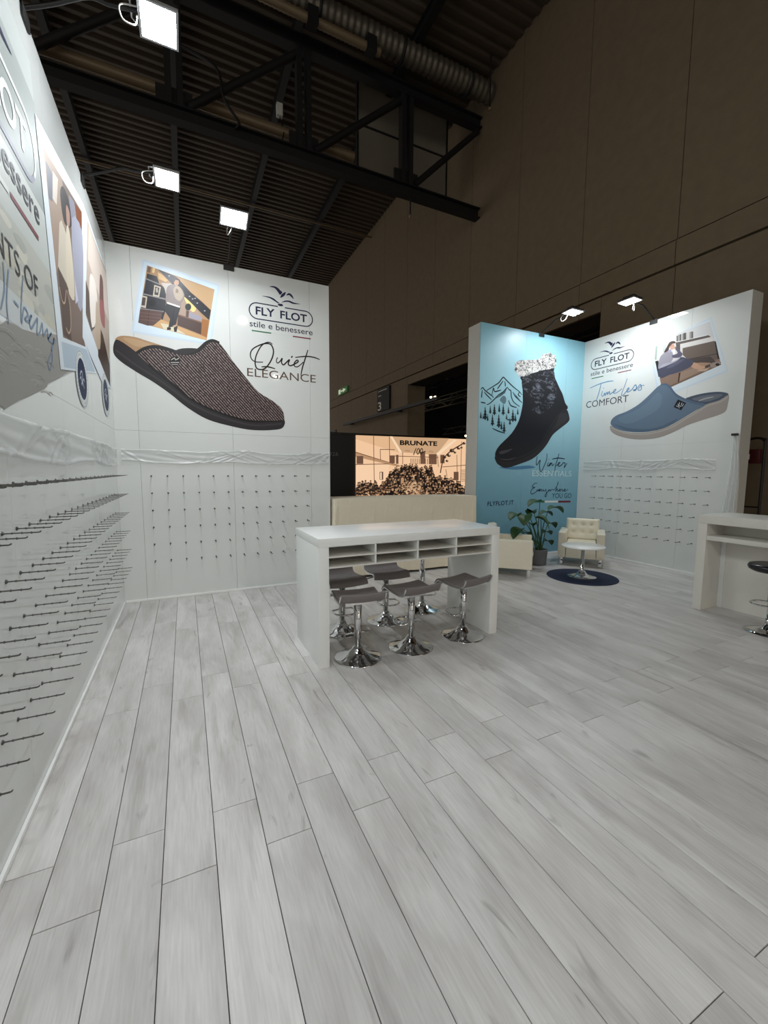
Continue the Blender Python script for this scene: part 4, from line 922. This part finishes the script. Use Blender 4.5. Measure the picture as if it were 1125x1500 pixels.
# ------------------------------------------------------------------ right hand counter and its stool
t = thing('reception_counter', 'pale laminate counter with a shelf cut off by the right edge', 'counter', (5.23, 1.15, 0))
H2 = 1.085
box(0, 0.62, 0, 1.535, H2 - 0.095, H2).put('countertop', LACQ2, t, 0.002)
box(0, 0.62, 1.445, 1.535, 0, H2 - 0.0955).put('side_panel', LACQ2, t, 0.002); box(0, 0.62, 0, 0.09, 0, H2 - 0.0955).put('side_panel', LACQ2, t, 0.002)
box(0.34, 0.36, 0.0905, 1.4445, 0.0, H2 - 0.0955).put('back_panel', LACQ2, t)
box(0.005, 0.3395, 0.0905, 1.4445, 0.808, 0.858).put('shelf', LACQ2, t, 0.002)
box(0.325, 0.3395, 1.40, 1.4445, 0.0, 0.807).put('corner_batten', LACQ, t)
t = thing('bar_stool', 'black padded bar stool at the right counter, cut by the frame', 'stool', (5.10, 1.93, 0))
MB().lathe([(0.0, 0.0), (0.19, 0.0), (0.19, 0.008), (0.12, 0.02), (0.07, 0.04), (0.04, 0.07), (0.032, 0.09), (0.0, 0.09)], 36).put('base', CHROME, t)
MB().lathe([(0.0, 0.08), (0.033, 0.08), (0.033, 0.14), (0.024, 0.142), (0.024, 0.30), (0.03, 0.302), (0.03, 0.60), (0.0, 0.60)], 18).put('column', CHROME, t)
MB().lathe([(0.0, 0.60), (0.16, 0.605), (0.192, 0.625), (0.20, 0.65), (0.19, 0.672), (0.16, 0.68), (0.0, 0.672)], 32).put('seat', SEATB, t)
MB().tube([(0.03 * 0, 0.0, 0.31)] + [(-0.11 + 0.115 * math.cos(k), 0.11 * math.sin(k), 0.305) for k in [0.5 + i * (2 * math.pi - 1.0) / 16 for i in range(17)]], 0.009, 8).put('footrest', CHROME, t)
t = thing('equipment_stand', 'black tubular frame stand beyond the end of the right wall', 'stand', (7.6, 3.16, -0.03))
MB().tube(smooth([(0, 0.18, 0.05), (0, 0.17, 1.9), (0, 0.155, 2.06), (0, 0.10, 2.09), (0, 0.03, 2.09), (0, -0.025, 2.05), (0, -0.04, 1.9), (0, -0.04, 0.05)], 6), 0.018, 8).put('frame', BLACK, t)
MB().tube([(0, 0.17, 1.08), (0, -0.04, 1.08)], 0.012, 6).tube([(0, 0.17, 0.3), (0, -0.04, 0.3)], 0.012, 6).put('crossbar', BLACK, t)
box(-0.05, 0.03, -0.01, 0.14, 1.72, 1.93).put('red_box', mat('dark_red_paint', '4a1416', 0.4, noise=0.05), t, 0.01)
MB().lathe([(0.0, 0), (0.03, 0.0), (0.03, 0.08), (0.0, 0.09)], 10, (-0.03, 0.13, 1.78)).put('cap', CABLE, t)
box(-0.22, 0.22, -0.08, 0.22, 0, 0.05).put('foot', BLACK, t, 0.01)

# ------------------------------------------------------------------ lounge corner
def armchair(label, loc, rz):
    t = thing('armchair', label, 'armchair', loc, rz, 'cream armchairs in the lounge corner')      # faces local +X
    D, Wd = 0.70, 0.70
    box(-D / 2, D / 2 - 0.02, -Wd / 2 + 0.125, Wd / 2 - 0.125, 0.13, 0.30).put('seat_base', CREAM, t, 0.015)
    for s_ in (-1, 1):
        y0, y1 = sorted((s_ * Wd / 2, s_ * (Wd / 2 - 0.12)))
        box(-D / 2, D / 2, y0, y1, 0.13, 0.555).put('arm', CREAM, t, 0.02, 3)
    box(-D / 2, -D / 2 + 0.09, -Wd / 2 + 0.122, Wd / 2 - 0.122, 0.30, 0.60).put('back_frame', CREAM, t, 0.02)
    box(-0.20, D / 2 + 0.015, -Wd / 2 + 0.125, Wd / 2 - 0.125, 0.302, 0.385).put('seat_cushion', CREAM, t, 0.03, 3)
    W2, H_ = 0.52, 0.37
    def tuft(a, b):
        y_ = (a - 0.5) * W2; z_ = b * H_; d = 0.065
        for by in (-0.14, 0, 0.14):
            for bz in (0.13, 0.26): d -= 0.026 * math.exp(-((y_ - by) ** 2 + (z_ - bz) ** 2) / 0.0011)
        edge = min(a, 1 - a, b, 1 - b); d -= 0.04 * max(0, 1 - edge / 0.07) ** 2
        return (d, y_, z_)
    bk = MB().grid(tuft, 34, 26)
    bk.box(-0.06, 0.028, -W2 / 2, W2 / 2, 0, H_)
    bo = bk.put('back_cushion', CREAM, t, loc=(-D / 2 + 0.15, 0, 0.372)); bo.rotation_euler = (0, -0.16, 0)
    for by in (-0.14, 0, 0.14):
        for bz in (0.13, 0.26): MB().lathe([(0.0, -0.004), (0.012, -0.002), (0.012, 0.003), (0.0, 0.006)], 10).put('button', CREAM, bo, loc=(0.042, by, bz)).rotation_euler = (0, math.pi / 2, 0)
    for sx_ in (-1, 1):
        for sy_ in (-1, 1):
            cx_, cy_ = sx_ * (D / 2 - 0.05), sy_ * (Wd / 2 - 0.06)
            box(cx_ - 0.022, cx_ + 0.022, cy_ - 0.022, cy_ + 0.022, 0, 0.13).put('leg', CHROME, t, 0.003)
    return t
armchair('cream tufted armchair in the corner behind the round table', (6.10, 4.90, 0), math.atan2(-0.61, -0.79))
armchair('cream armchair seen from its side, between white counter and plant', (4.47, 4.90, 0), math.atan2(-0.68, 0.73))
t = thing('side_table', 'small round white table with chrome pedestal on the navy rug', 'table', (5.27, 4.20, 0.012))
MB().lathe([(0.0, 0.435), (0.27, 0.435), (0.294, 0.443), (0.298, 0.455), (0.294, 0.465), (0.0, 0.465)], 48).put('tabletop', LACQ, t)
MB().lathe([(0.0, 0.0), (0.2, 0.0), (0.2, 0.006), (0.13, 0.018), (0.08, 0.035), (0.055, 0.06), (0.045, 0.085), (0.0, 0.085)], 36).put('base', CHROME, t)
MB().lathe([(0.0, 0.08), (0.03, 0.08), (0.03, 0.10), (0.026, 0.104), (0.026, 0.436), (0.0, 0.436)], 18).put('column', CHROME, t)
tag(MB().lathe([(0.0, 0.0005), (0.484, 0.0005), (0.488, 0.006), (0.484, 0.011), (0.0, 0.012)], 64).put('round_rug', NAVY, loc=(5.27, 4.20, 0)), 'round navy rug under the small white table', 'rug')

# plant
PP = Vector((5.33, 5.10, 0))
t = thing('potted_plant', 'leafy green plant in a grey pot before the blue wall', 'plant', PP)
MB().lathe([(0.0, 0.002), (0.115, 0.002), (0.12, 0.01), (0.138, 0.25), (0.138, 0.262), (0.124, 0.262), (0.122, 0.225), (0.0, 0.225)], 28).put('pot', POT, t)
MB().lathe([(0.0, 0.232), (0.121, 0.228)], 20).put('soil', SOIL, t)
rr = random.Random(21)
def leaf(tip_px, depth, size, head, droop, pitch):
    """tip: place of the blade's base; head: compass of the blade; size: length,width"""
    r = ray(*tip_px); k = depth / r.y; q = Vector((r.x * k, depth, EYE + r.z * k)) - PP
    root = Vector((rr.uniform(-0.05, 0.05), rr.uniform(-0.05, 0.05), 0.225))
    mid = root.lerp(q, 0.55) + Vector((0, 0, 0.07))
    st_ = MB().tube(smooth([tuple(root), tuple(mid), tuple(q)], 5), [0.010 - 0.0005 * i for i in range(11)], 6).put('stem', STEM, t)
    L_, W_ = size
    dirv = Vector((math.cos(head), math.sin(head), 0)); side = Vector((-math.sin(head), math.cos(head), 0))
    def f(a, b):
        s_ = (a - 0.5) * 2; wv = W_ * math.sin(math.pi * min(1, b * 0.93 + 0.07)) ** 0.7
        ang = pitch - droop * b
        p_ = q + dirv * (L_ * b * math.cos(pitch - droop * b * 0.5)) + Vector((0, 0, L_ * b * math.sin(pitch - droop * b * 0.5)))
        return tuple(p_ + side * (s_ * wv * 0.5) + Vector((0, 0, abs(s_) * wv * 0.22)))
    lf = MB().grid(f, 6, 10).put('leaf', LEAF, t, solid=0.003)
sx5 = lambda x, y: (x / 5.625 + 720, y / 5.625 + 700)
for (tp, dp, sz, hd_, dr, pt) in (
    ((400, 190), 5.20, (0.26, 0.10), 3.3, 0.7, 0.1), ((225, 300), 5.10, (0.24, 0.11), 3.5, 0.9, 0.2), ((275, 305), 4.98, (0.19, 0.13), 3.9, 1.4, 0.0), ((300, 300), 5.15, (0.20, 0.10), 0.4, 0.9, 0.4),
    ((365, 330), 4.95, (0.22, 0.15), -0.9, 1.7, 0.1), ((470, 262), 5.20, (0.30, 0.10), 0.05, 1.3, 0.45), ((405, 300), 5.10, (0.24, 0.08), 0.1, 1.3, 0.5), ((465, 380), 5.02, (0.15, 0.11), 0.0, 1.4, 0.3),
    ((250, 420), 5.00, (0.22, 0.12), 3.4, 1.3, 0.1), ((255, 460), 5.08, (0.16, 0.11), 0.2, 0.9, 0.2), ((420, 455), 5.05, (0.18, 0.10), 0.1, 1.2, 0.4), ((330, 380), 5.02, (0.12, 0.09), 0.6, 1.3, 0.3),
    ((450, 520), 5.02, (0.12, 0.10), 0.0, 1.3, 0.1), ((345, 275), 5.12, (0.16, 0.10), 1.0, 1.0, 0.2)):
    leaf(sx5(*tp), dp, (sz[0] * 1.3, sz[1] * 1.75), hd_, dr, pt)

# ------------------------------------------------------------------ cloth draped counter in the gap
X0, X1, Y0, Y1, ZT = 1.86, 4.30, 5.50, 6.10, 1.13
t = thing('draped_table', 'long high table under a cream cloth between back and blue walls', 'table', ((X0 + X1) / 2, (Y0 + Y1) / 2, -0.03))
cx_, cy_ = (X0 + X1) / 2, (Y0 + Y1) / 2
box(X0 + 0.03 - cx_, X1 - 0.03 - cx_, Y0 + 0.03 - cy_, Y1 - 0.03 - cy_, ZT - 0.02, ZT + 0.02).put('tabletop', LACQ2, t)
for sx_ in (-1, 1):
    for sy_ in (-1, 1): MB().tube([(sx_ * (X1 - X0 - 0.2) / 2, sy_ * 0.24, 0), (sx_ * (X1 - X0 - 0.2) / 2, sy_ * 0.24, ZT - 0.02)], 0.02, 8).put('leg', BLACK, t)
# cloth: a skirt of folded perimeter
per = []; hx, hy = (X1 - X0) / 2, (Y1 - Y0) / 2; N1, N2 = 160, 40
for k in range(N1): per.append((-hx + 2 * hx * k / N1, -hy, 0, -1))
for k in range(N2): per.append((hx, -hy + 2 * hy * k / N2, 1, 0))
for k in range(N1): per.append((hx - 2 * hx * k / N1, hy, 0, 1))
for k in range(N2): per.append((-hx, hy - 2 * hy * k / N2, -1, 0))
NP = len(per); rr = random.Random(4); phs = [rr.uniform(0, 6) for _ in range(6)]
cl = MB(); vs = []; NZ = 26
for j in range(NZ + 1):
    d = j / NZ
    for i, (x_, y_, nx, ny) in enumerate(per):
        s_ = i / NP * 2 * math.pi
        corner = min(abs(abs(x_) - hx) + abs(abs(y_) - hy), 0.3)
        o = d * (0.012 * math.sin(9 * s_ + phs[0]) + 0.008 * math.sin(23 * s_ + phs[1]) + 0.01) + 0.006 * max(0, math.sin(31 * s_ + 5 * d)) ** 6 + 0.005 * max(0, math.sin(14 * d + 1.3 * math.sin(3 * s_))) ** 8
        cn = max(0, 1 - corner / 0.14) * d * 0.06
        o += cn * (1 + math.sin(i * 0.9)) * 0.6
        o = max(0.004, o)
        ox, oy = nx * o, ny * o
        if corner < 0.14: ox += math.copysign(cn * 0.7, x_) if ny else 0; oy += math.copysign(cn * 0.35, y_) if nx else 0
        vs.append((x_ + ox, y_ + oy, ZT + 0.027 - d * (ZT - 0.01)))
fs = [(j * NP + i, (j + 1) * NP + i, (j + 1) * NP + (i + 1) % NP, j * NP + (i + 1) % NP) for j in range(NZ) for i in range(NP)]
cl.add(vs, fs, True)
cl.add([(x_, y_, ZT + 0.027) for (x_, y_, _, _) in per], [tuple(range(NP))])
tc_ = cl.put('tablecloth', LINEN, loc=(cx_, cy_, 0)); tag(tc_, 'cream creased cloth draped to the floor over the long table', 'tablecloth')

# ------------------------------------------------------------------ backlit sepia billboard of the booth behind
YS = 9.0; SF = Face('far', YS)
t = thing('backlit_billboard', 'backlit sepia crowd photograph in a black booth wall behind', 'billboard', (4.8, YS, -0.03))
box(-2.6, 1.93, 0.02, 0.25, 0, 2.41).put('black_wall', BLACK, t)
box(-2.6, 1.93, 0.0, 0.018, 2.395, 2.44).put('top_frame', BLACK, t); box(1.90, 1.95, -0.01, 0.02, 0, 2.44).put('side_frame', BLACK, t)
def billboard():
    p = Print(SF, (5.625, 500, 620), 0.004); P_ = p.poly
    P_([(118, 98), (1030, 132), (1030, 700), (118, 700)], 'f2c79f')
    P_([(118, 98), (480, 112), (500, 250), (300, 190), (118, 130)], 'e3b78d'); P_([(400, 110), (890, 125), (780, 260), (500, 240)], 'c9a27c'); P_([(118, 330), (390, 330), (390, 520), (118, 560)], 'f6cfaa')
    P_([(780, 250), (930, 135), (950, 140), (800, 265)], 'f6d9b8'); P_([(400, 108), (420, 108), (500, 240), (480, 245)], 'f6d9b8')
    P_([(118, 240), (480, 350), (480, 362), (118, 275)], 'b98f6c'); P_([(118, 235), (480, 348), (480, 352), (118, 242)], '6d4c38')
    for q in ([(265, 100), (272, 560)], [(395, 110), (398, 330)], [(320, 215), (322, 300)], [(320, 215), (440, 218)], [(505, 240), (505, 340)], [(118, 340), (390, 335)], [(790, 265), (800, 360)], [(990, 150), (980, 540)], [(830, 360), (1030, 345)], [(440, 270), (800, 282)], [(860, 380), (870, 440)], [(950, 260), (955, 430)]): p.stroke(q, 0.018, '7d5a45', 0)
    for a, b, c, d in ((125, 270, 180, 335), (400, 265, 440, 330), (450, 260, 470, 335), (650, 235, 690, 335), (720, 255, 785, 338), (815, 260, 850, 330), (925, 400, 965, 470), (315, 400, 345, 465)): P_([(a, b), (c, b), (c, d), (a, d)], '6b4d3b')
    P_([(320, 405), (332, 405), (332, 462), (320, 462)], 'f8dcbc')
    for k in range(13): P_([(570 + k * 17, 290), (576 + k * 17, 290), (576 + k * 17, 338), (570 + k * 17, 338)], '7d5a45')
    for k in range(8): P_([(985, 385 + k * 13), (1028, 383 + k * 13), (1028, 387 + k * 13), (985, 390 + k * 13)], '8a6a54')
    rr = random.Random(9)
    for (x, y, r) in ((1010, 165, 14), (965, 205, 16), (910, 225, 20), (935, 240, 12), (885, 265, 16), (850, 280, 14), (870, 310, 12), (990, 200, 10)): p.ell(x, y, r, r * 0.8, '3c2a22', 9); p.ell(x + 6, y - 5, r * 0.4, r * 0.4, 'e0bd9a', 7)
    p.stroke([(1015, 160), (900, 230), (840, 300), (815, 410)], 0.03, '3c2a22', 5)
    def topline(x):
        pts = [(118, 505), (190, 470), (300, 480), (360, 470), (400, 400), (430, 360), (490, 330), (600, 325), (650, 355), (740, 345), (765, 430), (860, 440), (960, 465), (1030, 540)]
        for (a, b), (c, d) in zip(pts, pts[1:]):
            if x <= c: return b + (d - b) * (x - a) / (c - a)
        return 540
    P_([(118, 560), (300, 530), (420, 440), (500, 390), (600, 390), (740, 410), (780, 480), (960, 500), (1030, 560), (1030, 700), (118, 700)], '4a362c')
    crowd = []
    while len(crowd) < 430:
        x = rr.uniform(122, 1026); y = rr.uniform(335, 600)
        if y > topline(x) - 2 and all(abs(x - a) > 11 or abs(y - b) > 15 for a, b in crowd[-60:]): crowd.append((x, y))
    for x, y in sorted(crowd, key=lambda q: q[1]):
        big = 0.9 + 0.35 * (y - 335) / 250 + (0.6 if (y > 520 and x < 420) else 0); r = 8.5 * big
        front = y > 470 and 530 < x < 660
        body = rr.choice(('d9b48f', 'cfab87', 'b98f6c')) if (front or rr.random() < 0.10) else rr.choice(('15100e', '1d1512', '2a1f19', '241a16', '3d2e26'))
        p.poly([(x - 1.5 * r, y + 60), (x - 1.35 * r, y + 1.6 * r), (x - 0.5 * r, y + 0.9 * r), (x + 0.5 * r, y + 0.9 * r), (x + 1.35 * r, y + 1.6 * r), (x + 1.5 * r, y + 60)], body)
        p.ell(x, y, r * 0.7, r, rr.choice(('a98262', '95704f', 'bb9370', '846147')), 8)
        p.poly([(x - 0.78 * r, y + 0.1 * r), (x - 0.7 * r, y - 0.8 * r), (x, y - 1.2 * r), (x + 0.7 * r, y - 0.8 * r), (x + 0.78 * r, y + 0.1 * r), (x + 0.4 * r, y - 0.45 * r), (x - 0.4 * r, y - 0.45 * r)], '1d1411')
        if rr.random() < 0.3: p.poly([(x - 0.3 * r, y + r), (x + 0.3 * r, y + r), (x, y + 2.2 * r)], 'cfb393')
    p.text('BRUNATE', (478, 178), (785, 186), (478, 140), '17130f', 0.04)
    for q in ([(590, 262), (612, 205)], [(622, 255), (618, 232), (630, 208), (640, 222), (632, 250), (622, 255)], [(648, 255), (644, 232), (656, 208), (666, 222), (658, 250), (648, 255)], [(655, 245), (690, 230)]): p.stroke(q, 0.022, '241a14', 4)
    p.text('1926', (522, 232), (560, 234), (522, 220), '8c694f', 0.01); p.text('2026', (715, 238), (752, 240), (715, 226), '8c694f', 0.01)
    o = p.put('sepia_print', BACKLIT, t); o.location = (-4.8, -YS, 0.03)
    p = Print(Face('far', YS + 0.02), (4.5, 470, 530), 0.002); p.text('1926', (38, 621), (115, 619), (38, 596), '77777a', 0.01)
    o = p.put('lettering_print', DARKINK, t); o.location = (-4.8, -YS, 0.03)
billboard()
